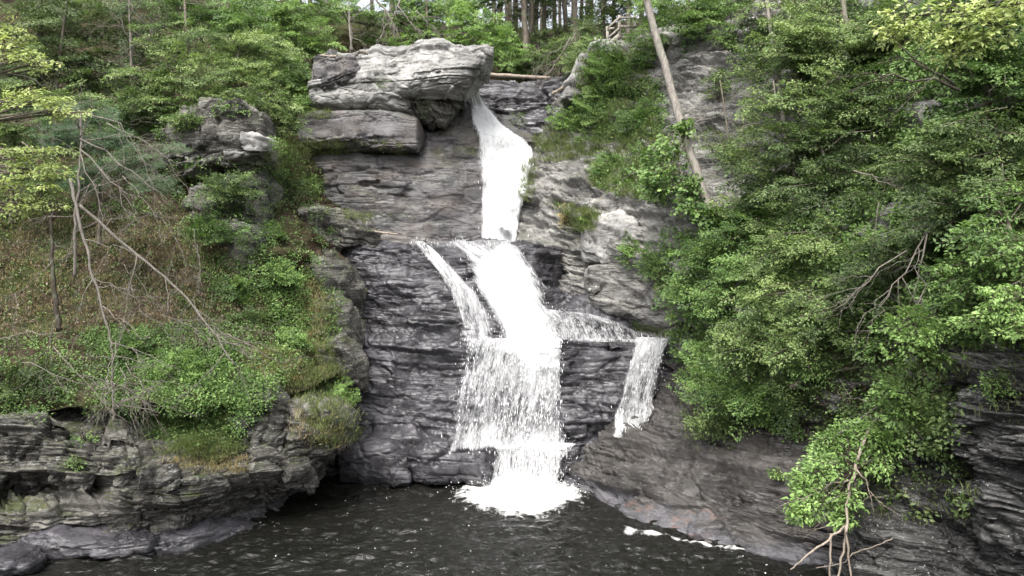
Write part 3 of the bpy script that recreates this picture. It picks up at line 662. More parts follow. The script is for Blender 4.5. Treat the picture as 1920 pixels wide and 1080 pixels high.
# ground behind the falls
px = [-200, 200, 500, 640, 760, 900, 1050, 1200, 1500, 2200]
sheet('hillside', [
    row([-60, -60, 0, 20, 40, 60, 62, 40, -60, -200], [120] * 10, px),
    row([40, 30, 20, 38, 60, 82, 84, 60, -20, -150], [75] * 10, px),
    row([70, 60, 40, 48, 74, 100, 104, 85, 20, -100], [58] * 10, px),
    row([100, 95, 110, 125, 128, 135, 140, 110, 60, -60], [47, 47, 47, 46, 46, 47, 49, 48, 46, 46], px),
    row([300] * 10, [46, 46, 46, 45, 45, 46, 48.5, 48, 46, 46], px),
], M['soild'], 81, [(1.2, .2, 2.2)], su=.5, sv=.35, macro=.6, rough=.2, soft=2)
sheet('gully_bank', [
    row([45, 40, 50, 70, 95], [56, 54, 53, 52.5, 52], [600, 640, 700, 750, 800]),
    row([75, 62, 68, 82, 105], [52, 51, 50.5, 50, 50], [600, 640, 700, 750, 800]),
    row([130, 125, 122, 122, 125], [49, 48, 48, 48, 48], [600, 640, 700, 750, 800]),
], M['soil'], 82, HARD, macro=.4, rough=.15)
# ================================================================== WATER
BV = BVHTree.FromPolygons(np.concatenate(ROCKV).tolist(), np.concatenate(ROCKF).tolist())
EYE = Vector((0, 0, CZ))
def hit(px, py, n=False):
    """the rock surface met when looking through a place in the view"""
    d = Vector(W(px, py, 10)) - EYE; d.normalize()
    loc, nor, idx, dist = BV.ray_cast(EYE, d, 200)
    if loc is None: return (None, None) if n else None
    if nor.dot(d) > 0: nor = -nor
    return (np.array(loc), np.array(nor)) if n else np.array(loc)

def water_mat(name):
    T = NT(name)
    a = T.n('ShaderNodeAttribute', attribute_name='across'); b = T.n('ShaderNodeAttribute', attribute_name='down'); d = T.n('ShaderNodeAttribute', attribute_name='dens')
    cmb = T.n('ShaderNodeCombineXYZ'); T.l(a.outputs['Fac'], cmb.inputs[0]); T.l(b.outputs['Fac'], cmb.inputs[1])
    v = cmb.outputs[0]
    n1 = T.noise(T.mapped(v, (4.5, .8, 1)), 1.0, 6, .68, .5)
    n2 = T.noise(T.mapped(v, (15, 2.6, 1), (3, 5, 0)), 1.0, 4, .6, .8)
    n3 = T.noise(T.mapped(v, (.9, .35, 1), (9, 1, 0)), 1.0, 3, .5)
    s = T.math('ADD', T.math('MULTIPLY', n1, .5), T.math('MULTIPLY', n2, .42))
    s = T.math('ADD', s, T.math('MULTIPLY', n3, .3))          # ~0.61 mean
    s = T.math('ADD', s, T.math('SUBTRACT', d.outputs['Fac'], 1.10))   # >0 -> white
    al = T.math('MULTIPLY', T.math('ADD', s, .09), 3.6, True)
    alm = T.math('MAXIMUM', al, 0.0)
    bs = T.n('ShaderNodeBsdfPrincipled'); bs.inputs['Base Color'].default_value = (.84, .85, .86, 1); bs.inputs['Roughness'].default_value = .45
    bs.inputs['Specular IOR Level'].default_value = .4
    T.l(T.bump(T.math('ADD', n1, T.math('MULTIPLY', n2, .6)), .8, .25), bs.inputs['Normal'])
    trn = T.n('ShaderNodeBsdfTranslucent'); trn.inputs[0].default_value = (.8, .82, .83, 1)
    m1 = T.n('ShaderNodeMixShader'); m1.inputs[0].default_value = .3; T.l(bs.outputs[0], m1.inputs[1]); T.l(trn.outputs[0], m1.inputs[2])
    tp = T.n('ShaderNodeBsdfTransparent')
    m2 = T.n('ShaderNodeMixShader'); T.l(alm, m2.inputs[0]); T.l(tp.outputs[0], m2.inputs[1]); T.l(m1.outputs[0], m2.inputs[2])
    T.l(m2.outputs[0], T.out.inputs[0]); return T.m
M['fall'] = water_mat('falling_water')
def plain(name, c, r=.5, tr=0.):
    T = NT(name); b = T.n('ShaderNodeBsdfPrincipled'); b.inputs['Base Color'].default_value = (*c, 1); b.inputs['Roughness'].default_value = r
    T.l(b.outputs[0], T.out.inputs[0]); return T.m
M['drops'] = plain('white_spray', (.93, .94, .95), .4)
wf = empty('waterfall', W(985, 640, 33), 'white waterfall tumbling in steps down the dark rock into the pool', 'waterfall')

def fall(name, rows, off=.12, fade=(.12, .12), drops=0, nl=2, dropw=.02, chaos=.5, lab=None, dsz=(.03, .12)):
    """rows (down the flow): (px_left, px_right, py, depth, density)"""
    R = np.array(rows, float)
    A = np.array([W(r[0], r[2] if len(r) < 6 else r[2], r[3]) for r in rows]); B = np.array([W(r[1], r[5] if len(r) > 5 else r[2], r[3]) for r in rows])
    seg = np.linalg.norm(np.diff((A + B) / 2, axis=0), axis=1); cum = np.concatenate([[0], np.cumsum(seg)])
    n = max(8, int(cum[-1] / .09)); s = np.linspace(0, cum[-1], n)
    Ai = np.stack([np.interp(s, cum, A[:, k]) for k in range(3)], 1); Bi = np.stack([np.interp(s, cum, B[:, k]) for k in range(3)], 1)
    for k in range(10):
        for Q_ in (Ai, Bi): Q_[1:-1] = (Q_[:-2] + 2 * Q_[1:-1] + Q_[2:]) / 4
    de = np.interp(s, cum, R[:, 4])
    m = max(8, int(np.linalg.norm(Bi - Ai, axis=1).max() / .09)); u = np.linspace(0, 1, m)
    obj = None
    mb_v = []; mb_f = []; aa = []; bb = []; dd = []; nv = 0
    lay0 = None
    for L in range(nl):
        G = Ai[:, None] * (1 - u)[None, :, None] + Bi[:, None] * u[None, :, None]
        w_ = np.linalg.norm(Bi - Ai, axis=1)
        # keep in front of the rock
        yy = np.zeros((n, m))
        for i in range(0, n, 2):
            for j in range(0, m, 2):
                p = G[i, j]
                loc, nor, idx, dist = BV.ray_cast(Vector((p[0], p[1] - 1.3, p[2])), Vector((0, 1, 0)), 4)
                yy[i:i + 2, j:j + 2] = min(p[1], loc[1] - .06) if loc is not None else p[1]
        # ease so the sheet leaps clear of the ledges instead of hugging each crevice
        for k in range(5):
            y2 = yy.copy(); y2[1:-1] = np.minimum(yy[1:-1], (yy[:-2] + yy[2:]) / 2 + .01); y2[:, 1:-1] = np.minimum(y2[:, 1:-1], (y2[:, :-2] + y2[:, 2:]) / 2 + .01); yy = y2
        yy = yy - off * (L + .2)
        ac = u[None, :] * w_[:, None] + L * 31.7 + A[0, 0]
        dn = np.repeat(s[:, None], m, 1) + L * 13.1
        # ragged edges: noise eats into the border
        eg = np.minimum(u[None, :] / fade[0], (1 - u[None, :]) / fade[1])
        eg = eg + .5 * fbm(ac * 1.5, dn * .8, dn * 0, 3)
        dens = de[:, None] - .55 * np.clip(1 - eg, 0, 1.4) - .06 * L
        yy = yy - chaos * .25 * np.clip(fbm(ac * 2.2, dn * .7, dn * 0 + L, 4) + .1, -1, 1)
        G = G.copy(); G[..., 1] = yy
        mb_v.append(G.reshape(-1, 3)); mb_f.append(grid_faces(n, m) + nv); nv += n * m
        aa.append(ac.ravel()); bb.append(dn.ravel()); dd.append(dens.ravel())
        if L == 0: lay0 = (G, dens)
    me = make_mesh(name, np.concatenate(mb_v), [np.concatenate(mb_f)], smooth=True, vattr={'across': np.concatenate(aa), 'down': np.concatenate(bb), 'dens': np.concatenate(dd)})
    o = link(name, me, M['fall'], wf)
    if lab: o['label'] = lab
    if drops:
        G, dens = lay0
        i = rng.integers(0, n - 1, drops * 3); j = rng.integers(0, m, drops * 3)
        keep = rng.random(drops * 3) < np.clip(dens[i, j] * 1.3 - .05, .05, 1); i = i[keep][:drops]; j = j[keep][:drops]; k = len(i)
        P = G[i, j] + rng.normal(0, 1, (k, 3)) * [.05, .06, .1]; P[:, 1] -= off * 1.5 + .25 * rng.random(k)
        T_ = G[np.minimum(i + 1, n - 1), j] - G[i, j]; T_ /= np.linalg.norm(T_, axis=1)[:, None] + 1e-9
        T_ = T_ * .5 + np.array([0, 0, -.7]) + rng.normal(0, .18, (k, 3)); T_ /= np.linalg.norm(T_, axis=1)[:, None]
        droplets('spray', P, T_, dsz, o)['kind'] = 'stuff'
    return o

def droplets(name, P, T_, dsz, parent, wid=.06):
    k = len(P)
    ln = dsz[0] + (dsz[1] - dsz[0]) * rng.random(k) ** 2; wd = np.maximum(ln * wid, .006) * (.7 + .6 * rng.random(k))
    S = np.cross(T_, [0, 1, 0]); S /= np.linalg.norm(S, axis=1)[:, None] + 1e-9; U = np.cross(S, T_)
    V = np.stack([P - T_ * ln[:, None] / 2, P + S * wd[:, None], P + U * wd[:, None], P - S * wd[:, None], P - U * wd[:, None], P + T_ * ln[:, None] / 2], 1).reshape(-1, 3)
    b = np.array([[0, 1, 2], [0, 2, 3], [0, 3, 4], [0, 4, 1], [5, 2, 1], [5, 3, 2], [5, 4, 3], [5, 1, 4]])
    f = (np.arange(k)[:, None, None] * 6 + b[None]).reshape(-1, 3)
    me = make_mesh(name, V, [f], smooth=True)
    return link(name, me, M['drops'], parent)

fall('upper_drop', [(880, 893, 176, 43.0, .95), (884, 915, 202, 42.6, .9), (886, 940, 232, 42.2, .85), (889, 985, 262, 41.6, .74), (892, 1002, 280, 41.3, .74), (896, 1000, 310, 41.0, .80), (898, 992, 350, 40.6, .82), (901, 975, 405, 40.1, .85), (903, 968, 465, 39.7, .9)],
     drops=297, fade=(.16, .10), nl=2, dsz=(.05, .25))
fall('middle_cascade', [(815, 1000, 453, 36.6, .5), (815, 1000, 456, 35.9, .48), (822, 1002, 462, 35.1, .54), (842, 1006, 475, 34.9, .6), (862, 1012, 500, 34.7, .66), (880, 1024, 530, 34.4, .74), (900, 1032, 565, 34.0, .76), (920, 1048, 600, 33.7, .74), (928, 1060, 635, 33.2, .68), (915, 1062, 660, 32.8, .58)],
     drops=540, fade=(.2, .25), nl=2, dsz=(.05, .22))
fall('left_strand', [(772, 800, 452, 35.6, .50), (778, 812, 460, 35.0, .55), (798, 838, 485, 34.8, .56), (818, 872, 515, 34.5, .57), (834, 902, 545, 34.3, .55), (842, 924, 575, 34.1, .52), (850, 938, 605, 33.8, .51), (858, 944, 638, 33.3, .53), (862, 950, 655, 32.9, .46)],
     drops=231, fade=(.2, .25), nl=1, lab='thin lacy strand of water left of the middle cascade', dsz=(.04, .2))
fall('lip_trickle', [(795, 870, 454, 35.6, .44), (796, 872, 462, 35.0, .36), (800, 876, 485, 34.8, .28), (815, 880, 520, 34.6, .1)], drops=0, fade=(.1, .1), nl=1)
fall('right_spread', [(1010, 1110, 578, 34.4, .50, 588), (1025, 1170, 592, 34.1, .46, 605), (1030, 1205, 608, 33.7, .42, 622), (1035, 1232, 636, 33.0, .46, 637)],
     drops=165, fade=(.05, .08), nl=1, lab='thin lacy veil of water spreading right over a sloping shelf')
fall('ledge_stream', [(1085, 1215, 582, 34.3, .42, 628), (1092, 1230, 588, 33.9, .5, 636), (1096, 1240, 593, 33.7, .3, 640)], drops=0, fade=(.06, .05), nl=1)
fall('lower_curtain', [(868, 1060, 634, 33.1, .52), (862, 1058, 650, 32.8, .50), (852, 1058, 690, 32.5, .48), (842, 1060, 740, 32.1, .46), (834, 1062, 790, 31.8, .47), (826, 1068, 832, 31.5, .54), (826, 1070, 839, 31.3, .3)],
     drops=1122, fade=(.10, .05), nl=2, dsz=(.05, .26), lab='wide broken curtain of white water below the middle ledge')
fall('curtain_core', [(930, 1060, 636, 32.9, .72), (945, 1062, 670, 32.5, .58), (948, 1058, 720, 32.1, .47), (930, 1060, 780, 31.7, .42), (935, 1062, 838, 31.3, .56)],
     drops=396, fade=(.3, .12), nl=1, dsz=(.05, .24))
fall('right_drop', [(1186, 1254, 632, 33.2, .60), (1182, 1254, 650, 32.8, .58), (1168, 1252, 690, 32.5, .48), (1153, 1244, 730, 32.2, .47), (1143, 1222, 770, 31.9, .50), (1134, 1190, 808, 31.7, .50)],
     drops=297, fade=(.16, .16), nl=2, dsz=(.05, .22), lab='separate narrow curtain of water right of the main falls')
fall('last_drop', [(912, 1096, 830, 31.6, .66), (916, 1092, 845, 31.2, .52), (914, 1084, 862, 30.9, .48), (912, 1076, 885, 30.6, .49), (904, 1064, 908, 30.3, .6), (890, 1054, 928, 29.4, .8)],
     drops=726, fade=(.10, .18), nl=2, dsz=(.05, .24))
fall('side_trickle', [(760, 776, 838, 31.0, .3), (758, 780, 870, 30.6, .3), (756, 776, 906, 30.4, .3)], drops=0, fade=(.3, .3), nl=1)
fall('ledge_film', [(1062, 1200, 634, 33.2, .50, 636), (1062, 1202, 640, 32.8, .46, 642)], drops=0, fade=(.02, .02), nl=1)

# pool ------------------------------------------------------------------------------
def pool():
    ys = []; y = 14.0
    while y < 34: ys.append(y); y += y * y / F / CZ * 1.1
    ys = np.array([4, 7, 10, 12] + ys + [36.0]); xs = np.arange(-13, 11, .055); xs = np.concatenate([[-40, -25, -18, -15], xs, [13, 18, 25, 40]])
    X, Y = np.meshgrid(xs, ys)
    cx, cy = .6, 29.5
    r = np.hypot(X - cx, (Y - cy))
    near = np.exp(-r / 6.0)
    z = .13 * fbm(X * .9, Y * 1.8, X * 0 + 2, 4) + .05 * vnoise(X * 3.1, Y * 6.5, X * 0)
    z = z + near * .09 * np.sin(r * 3.2 + 2.4 * fbm(X * .5, Y * .5, X * 0, 3)) + .02 * vnoise(X * 6, Y * 12, X * 0 + 5)
    churn = np.exp(-(np.hypot((X - .35) / 2.0, (Y - 29.3) / 1.5)) ** 2)
    z = z + churn * (.12 + .22 * fbm(X * 2.2, Y * 2.2, X * 0 + 8, 4))
    fo = np.exp(-(np.hypot((X - .30) / 2.5, (Y - 29.0) / 2.4)) ** 2.0)
    tail = .55 * np.exp(-((X - .35 - (29 - Y) * .08) / (.7 + (29 - Y) * .05)) ** 2) * np.clip((Y - 24.5) / 4, 0, 1)
    # scum line drifting along the foot of the brown rock
    sh = np.zeros_like(X); E = [(1176, 984, .3), (1192, 1000, .5), (1215, 1003, .4), (1245, 1004, .26), (1280, 1010, .24), (1320, 1020, .22), (1365, 1027, .2), (1400, 1032, .16), (1450, 1038, .12), (1500, 1044, .08)]
    for (q0, q1) in zip(E[:-1], E[1:]):
        A_, B_ = [np.array([(q[0] - 960) / F * (CZ * F / (q[1] - 540)), CZ * F / (q[1] - 540)]) for q in (q0, q1)]
        t = np.clip(((X - A_[0]) * (B_ - A_)[0] + (Y - A_[1]) * (B_ - A_)[1]) / ((B_ - A_) ** 2).sum(), 0, 1)
        dd_ = np.hypot(X - A_[0] - t * (B_ - A_)[0], Y - A_[1] - t * (B_ - A_)[1]); wd_ = q0[2] * (1 - t) + q1[2] * t
        sh = np.maximum(sh, np.exp(-(dd_ / wd_) ** 2))
    foam = np.clip(np.maximum(fo * 1.15 + tail * .7, sh * (.55 + .1 * vnoise(X * 3, Y * 3, X * 0))), 0, 1.3)
    V = np.stack([X, Y, z], -1)
    me = make_mesh('pool_water', V.reshape(-1, 3), [grid_faces(*X.shape)[:, ::1]], smooth=True, vattr={'foam': foam.ravel()})
    T = NT('dark_pool_water')
    g = T.n('ShaderNodeNewGeometry'); P = g.outputs['Position']
    fa = T.n('ShaderNodeAttribute', attribute_name='foam').outputs['Fac']
    n1 = T.noise(T.mapped(P, (1, 1.1, 0)), 2.6, 8, .7, .8)
    spots = T.noise(T.mapped(P, (1, 1.5, 0), (4, 2, 0)), 6.5, 3, .6, .3)
    lay = T.noise(T.mapped(P, (1, 1, 0), (1, 8, 0)), .32, 4, .6)
    f1 = T.math('MULTIPLY', T.math('ADD', T.math('ADD', n1, fa), -.93), 3.2, True)
    thr = T.math('ADD', spots, T.math('MULTIPLY', lay, .16))
    f2 = T.math('MULTIPLY', T.math('ADD', thr, -.785), 30.0, True)
    f = T.math('MAXIMUM', f1, T.math('MULTIPLY', f2, .75))
    w1 = T.noise(T.mapped(P, (1, 1.8, 0), (0, 0, 0), (0, 0, .2)), 2.2, 4, .55, .8)
    w2 = T.noise(T.mapped(P, (1, 1.6, 0), (5, 0, 0)), 11, 4, .6, .5)
    nr = T.bump(T.math('ADD', w1, T.math('MULTIPLY', w2, .15)), .8, .12)
    a = T.n('ShaderNodeBsdfPrincipled'); a.inputs['Base Color'].default_value = (.008, .008, .0065, 1); a.inputs['Roughness'].default_value = .06
    a.inputs['IOR'].default_value = 1.33; T.l(nr, a.inputs['Normal'])
    b = T.n('ShaderNodeBsdfPrincipled'); b.inputs['Base Color'].default_value = (.85, .85, .83, 1); b.inputs['Roughness'].default_value = .7
    ms = T.n('ShaderNodeMixShader'); T.l(f, ms.inputs[0]); T.l(a.outputs[0], ms.inputs[1]); T.l(b.outputs[0], ms.inputs[2]); T.l(ms.outputs[0], T.out.inputs[0])
    o = link('pool_water', me, T.m); o['kind'] = 'structure'
pool()
# splashes thrown up where the last drop meets the pool
k = 1500
P = np.stack([rng.normal(.35, 1.05, k), rng.normal(29.3, .7, k), np.abs(rng.normal(0, .22, k)) + .02], -1)
sp = droplets('spray', P, np.stack([rng.normal(0, .6, k), rng.normal(0, .4, k), np.ones(k)], -1) / 1.2, (.02, .07), wf, .3); sp['kind'] = 'stuff'; sp['label'] = 'white splashes at the foot of the falls'

# ================================================================== PLANTS
def unit(a): return a / (np.linalg.norm(a, axis=-1, keepdims=True) + 1e-9)

class Leaves:
    def __init__(s): s.P = []; s.D = []; s.N = []; s.L = []; s.Wd = []; s.T = []
    def add(s, P, D, N, L, wd, tone):
        n = len(P)
        s.P.append(P); s.D.append(unit(D)); s.N.append(unit(N)); s.L.append(np.broadcast_to(L, (n,))); s.Wd.append(np.broadcast_to(wd, (n,))); s.T.append(np.broadcast_to(tone, (n,)))
    def build(s, name, mat, parent=None):
        P, D, N = [np.concatenate(x) for x in (s.P, s.D, s.N)]; L, Wd, T = [np.concatenate(x) for x in (s.L, s.Wd, s.T)]
        S = unit(np.cross(D, N)); U = np.cross(S, D); n = len(P)
        L = L[:, None]; Wd = Wd[:, None]
        V = np.stack([P, P + D * L * .45 + S * Wd / 2 + U * Wd * .18, P + D * L - U * L * .12, P + D * L * .45 - S * Wd / 2 + U * Wd * .18], 1).reshape(-1, 3)
        i = np.arange(n)[:, None] * 4
        f = np.concatenate([i + [0, 1, 2], i + [0, 2, 3]], 1).reshape(-1, 3)
        return link(name, make_mesh(name, V, [f], attr=np.repeat(np.clip(T, 0, 1), 2)), mat, parent)

def boughs(lv, wood, c, rad, n, L=.14, wd=.55, per=None, flat=.45, cover=4.0, droop=.25, tone=.5, tvar=.28, root=None, up=0.0, wr=.018, side=.32, jitter=.28, inner=.25):
    """n leafy boughs filling an ellipsoid c / rad; each a feather of side twigs set with leaves"""
    c = np.asarray(c, float); rad = np.asarray(rad, float)
    L = L * .8
    A = math.pi * rad[0] * rad[2]
    tot = int(cover * A / (.5 * L * L * wd)); per = max(12, int(tot / n))
    n = int(n * 1.5); per = max(12, int(tot * .85 / n))
    d = rng.normal(0, 1, (n, 3)); d = unit(d)
    q0 = c + d * rad * (.9 * rng.random((n, 1)) ** .45)                 # middles of the boughs
    bias = np.array([-.75 if c[0] > 2.5 else .6 if c[0] < -3 else 0.0, -.45, -.12]) * (1 if flat > .3 else .35)
    v = unit(rng.normal(0, .42, (n, 3)) + bias + d * .55 + [0, 0, up * 1.2]); v[:, 2] *= (1 - flat * .9); v = unit(v)
    ln = (.6 + .8 * rng.random(n)) * (rad[0] + rad[2]) * .5
    v = v * ln[:, None]; st = q0 - v * .6; E = q0 + v * .4
    dr = unit(v); upv = np.array([0, 0, 1.0]) + rng.normal(0, .25, (n, 3)) - np.array([0, .5, 0])
    sd = unit(np.cross(dr, upv)); nn = np.cross(sd, dr)
    k = np.repeat(np.arange(n), per)
    t = rng.random(n * per) ** .75; ds = droop * (.5 + rng.random(n))
    tw = np.round((t + .06 * rng.random(n * per)) * 9) / 9          # leaves gather on side twigs
    t = tw * .75 + t * .25
    wdt = side * ln[k] * (1.05 - t) ** .7 + .04; s = (rng.random(n * per) * 2 - 1)
    P = st[k] + dr[k] * (t * ln[k] + .35 * np.abs(s) * wdt)[:, None] + sd[k] * (s * wdt)[:, None]
    P[:, 2] -= ds[k] * (t ** 2) * ln[k] * .5 + .25 * ds[k] * s ** 2 * wdt
    P += rng.normal(0, 1, P.shape) * [.03, .03, .022] + nn[k] * (rng.normal(0, .022, len(P)) * ln[k])[:, None]
    D = dr[k] * .7 + sd[k] * np.sign(s)[:, None] * .8 + rng.normal(0, jitter, P.shape) - np.array([0, 0, .25])
    N = nn[k] * np.sign(nn[k][:, 2:3] + 1e-6) + rng.normal(0, jitter, P.shape)
    sz = L * (.6 + .7 * rng.random(len(P)))
    bt = tone + tvar * (rng.random(n) * 2 - 1)
    lv.add(P, D, N, sz, sz * wd, bt[k] + rng.normal(0, .13, len(P)))
    if wood is not None:
        for i in range(0, n):
            q = np.linspace(0, 1, 5)[:, None]
            pts = st[i] + v[i] * q; pts[:, 2] -= ds[i] * (q[:, 0] ** 2) * ln[i] * .5
            if root is not None and i % (3 if n < 30 else 7) == 0:
                rt = root(st[i]) if callable(root) else np.asarray(root)
                m = (rt + pts[0]) / 2 + rng.normal(0, .12, 3) + [0, 0, .1]
                wood.tube([rt, m, pts[0]], [wr * 1.8, wr * 1.4, wr], 5)
            wood.tube(pts, np.linspace(wr, wr * .25, 5), 4)
    return

def nearest_on(pts):
    pts = np.asarray(pts)
    def f(p):
        q = p - [0, 0, .5]
        return pts[np.argmin(((pts - q) ** 2).sum(1))]
    return f

def curve(pts, n=24, wob=.05):
    pts = np.asarray(pts, float); s = np.linspace(0, len(pts) - 1, n)
    # Catmull-Rom
    out = []
    for t in s:
        i = min(int(t), len(pts) - 2); f = t - i
        p0, p1, p2, p3 = pts[max(i - 1, 0)], pts[i], pts[i + 1], pts[min(i + 2, len(pts) - 1)]
        out.append(.5 * ((2 * p1) + (-p0 + p2) * f + (2 * p0 - 5 * p1 + 4 * p2 - p3) * f * f + (-p0 + 3 * p1 - 3 * p2 + p3) * f ** 3))
    o = np.array(out); o[1:-1] += rng.normal(0, wob, (n - 2, 3)) * [1, 1, .3]
    return o

def sink(px, py, d=None, deep=.25):
    h = hit(px, py)
    p = h if (d is None or h is None) else (h if np.linalg.norm(h - [0, 0, CZ]) < d + 3 else W(px, py, d))
    if p is None: p = W(px, py, d or 40)
    return p

def tree(name, label, cat, group, trunk, r0, blobs, leaf, bark='bark', L=.14, n=26, flat=.5, cover=3.6, droop=.25, tone=.5, wd=.55, r1=None, twigs=0, up=0.0, side=.32, dead=0, wood_name='trunk'):
    """trunk: list of (px,py,d) base first; blobs (px,py,d,rx,ry[,tone])"""
    P = [W(*p) if len(p) == 3 else np.array(p[1:]) for p in trunk]
    base = P[0]
    root = empty(name, base, label, cat, group)
    wm = MB(); tr = curve(P, max(10, 6 * len(P)), r0 * .06)
    rr = np.linspace(1, (r1 or r0 * .45) / r0, len(tr)) * r0; rr[0] *= 1.35
    wm.tube(tr, rr, 9, bump=.12)
    ro = nearest_on(tr)
    lv = Leaves()
    for b in blobs:
        s = b[2] / F; rx, ry = b[3] * s, b[4] * s
        boughs(lv, wm, W(b[0], b[1], b[2]), (rx, max(.5, .75 * min(rx, ry) + .2), ry), b[6] if len(b) > 6 else n, L=L, flat=flat, cover=cover, droop=droop, tone=b[5] if len(b) > 5 else tone, root=ro, wd=wd, wr=max(.01, r0 * .12), up=up, side=side)
    for i in range(twigs):
        q = tr[rng.integers(len(tr) // 4, len(tr))]; dd = unit(rng.normal(0, 1, 3) * [1, .6, .5]); l_ = .6 + 1.6 * rng.random()
        bare(wm, q, q + dd * l_, .022, 2)
    wm.build(wood_name, M[bark], root, smooth=True)
    if blobs: lv.build('crown' if wood_name == 'trunk' else 'foliage', M[leaf], root)
    return root

def bare(mb, a, b, r, depth, kids=4, droop=.1, spread=.5):
    a = np.asarray(a, float); b = np.asarray(b, float); l_ = np.linalg.norm(b - a)
    n = 7; q = np.linspace(0, 1, n)[:, None]
    pts = a + (b - a) * q + rng.normal(0, .035 * l_, (n, 3)) * np.sin(q * np.pi); pts[:, 2] -= droop * l_ * q[:, 0] ** 2
    mb.tube(pts, np.linspace(r, r * .3, n), 5 if r > .02 else 4)
    if depth > 0:
        for k in range(kids):
            t = .25 + .7 * rng.random(); p = a + (b - a) * t; p[2] -= droop * l_ * t * t
            i = t * (n - 1); i0 = int(i); p = pts[i0] * (1 - (i - i0)) + pts[min(i0 + 1, n - 1)] * (i - i0)
            d = unit(b - a) * .8 + rng.normal(0, spread, 3)
            bare(mb, p, p + unit(d) * l_ * (.3 + .35 * rng.random()), max(.004, r * .45), depth - 1, kids, droop, spread)

def shrub(label, px, py, rx, ry, leaf='mid', L=.10, group=None, name='shrub', cat='shrub', cover=3.4, n=22, tone=.5, d=None, flat=.2, up=.35, wd=.6, blobs=None, droop=.3, off=.15, side=.45):
    """a bush rooted on the rock below the place where its middle is seen"""
    p = W(px, py, d) if d else hit(px, py)
    if p is None: p = W(px, py, 40)
    dep = p[1]; s = dep / F
    cen = W(px, py, dep - min(rx, ry) * s * .55)
    hb = hit(px, py + ry * .8); base = hb if (hb is not None and abs(hb[1] - dep) < 3) else cen + [0, .3, -ry * s * .8]
    root = empty(name, base, label, cat, group)
    lv = Leaves(); wm = MB()
    bl = [(0, 0, 1, 1)] if blobs is None else blobs
    for (ox, oy, a, b) in bl:
        c = cen + np.array([ox * rx * s, 0, -oy * ry * s])
        boughs(lv, wm, c, (rx * s * a, .7 * min(rx * a, ry * b) * s + .12, ry * s * b), n, L=L, flat=flat, cover=cover, droop=droop, tone=tone, root=base, up=up, wr=.012, wd=wd, side=side)
    wm.build('stem', M['barkd'], root); lv.build('foliage', M[leaf], root)
    return root

def inside(poly, x, y):
    r = np.zeros(len(x), bool); n = len(poly)
    for i in range(n):
        x0, y0 = poly[i]; x1, y1 = poly[(i + 1) % n]
        c = ((y0 > y) != (y1 > y)) & (x < (x1 - x0) * (y - y0) / (y1 - y0 + 1e-9) + x0); r ^= c
    return r
def seeds(poly, n):
    poly = np.array(poly, float); lo = poly.min(0); hi = poly.max(0); P = []; N = []
    k = 0
    while k < n:
        xy = lo + (hi - lo) * rng.random((n * 2, 2)); xy = xy[inside(poly, xy[:, 0], xy[:, 1])]
        for x, y in xy:
            a, b = hit(x, y, True)
            if a is not None and a[2] > .05: P.append(a); N.append(b); k += 1
            if k >= n: break
        if len(xy) == 0: break
    return np.array(P), np.array(N)

def cover(name, label, polys, mat, kind='grass', h=.35, cat='grass', tone=.5, clump=.35, wd=None):
    """stuff: blades or low leaves sown over regions of the rock; polys = [(polygon, tufts, each)]"""
    lv = Leaves()
    for poly, nt_, each in polys:
        P, N = seeds(poly, nt_)
        if len(P) == 0: continue
        m = len(P); k = np.repeat(np.arange(m), each); sc = (.5 + rng.random(m))[k]
        if kind == 'grass':
            Q = P[k] + rng.normal(0, .13, (len(k), 3)) * [1, 1, .3]
            D = N[k] * .35 + np.array([0, -.15, .9]) + rng.normal(0, .38, (len(k), 3)); Ln = h * .72 * sc * (.4 + .9 * rng.random(len(k)))
            lv.add(Q - [0, 0, .03], D, rng.normal(0, 1, (len(k), 3)) + [0, -1, .3], Ln, wd or .014, tone + (rng.random(m)[k] - .5) * .5 + rng.normal(0, .12, len(k)))
        else:
            r = clump * sc; o = unit(rng.normal(0, 1, (len(k), 3)) + N[k] * .7) * (r * rng.random(len(k)) ** .4)[:, None]
            Q = P[k] + o * [1, 1, .7] + N[k] * .05 
            D = unit(o) * .6 + rng.normal(0, .5, (len(k), 3)); Ln = h * (.5 + .8 * rng.random(len(k)))
            lv.add(Q, D, N[k] * .5 + np.array([0, -.2, .7]) + rng.normal(0, .4, (len(k), 3)), Ln, Ln * (wd or .6), tone + (rng.random(m)[k] - .5) * .5 + rng.normal(0, .12, len(k)))
    o = lv.build(name, M[mat]); tag(o, label, cat, kind='stuff'); return o

# ---- ground cover -------------------------------------------------------------------
cover('leaf_litter', 'brown fallen leaves strewn on the steep left slope', [([(-80, 400), (380, 420), (560, 560), (470, 640), (-80, 640)], 2600, 2), ([(1280, 640), (1760, 620), (1780, 850), (1300, 800)], 1500, 2)], 'litter', 'leaf', h=.10, cat='fallen leaves', clump=.14)
cover('undergrowth', 'low green plants carpeting the left slope above the ledges', [
    ([(340, 300), (520, 300), (520, 480), (330, 440)], 200, 20), ([(-80, 230), (340, 230), (340, 400), (-80, 400)], 500, 24), ([(150, 620), (460, 600), (560, 680), (440, 830), (300, 830), (220, 780)], 900, 26),
    ([(-80, 640), (220, 620), (260, 780), (-80, 780)], 420, 20),
    ([(360, 480), (600, 470), (660, 600), (560, 700), (430, 620)], 420, 22),
    ([(-80, 380), (400, 380), (500, 560), (150, 600), (-80, 600)], 260, 18),
    ([(380, 330), (600, 330), (640, 460), (440, 470)], 170, 20)], 'mid', 'leaf', h=.085, cat='undergrowth', tone=.5)
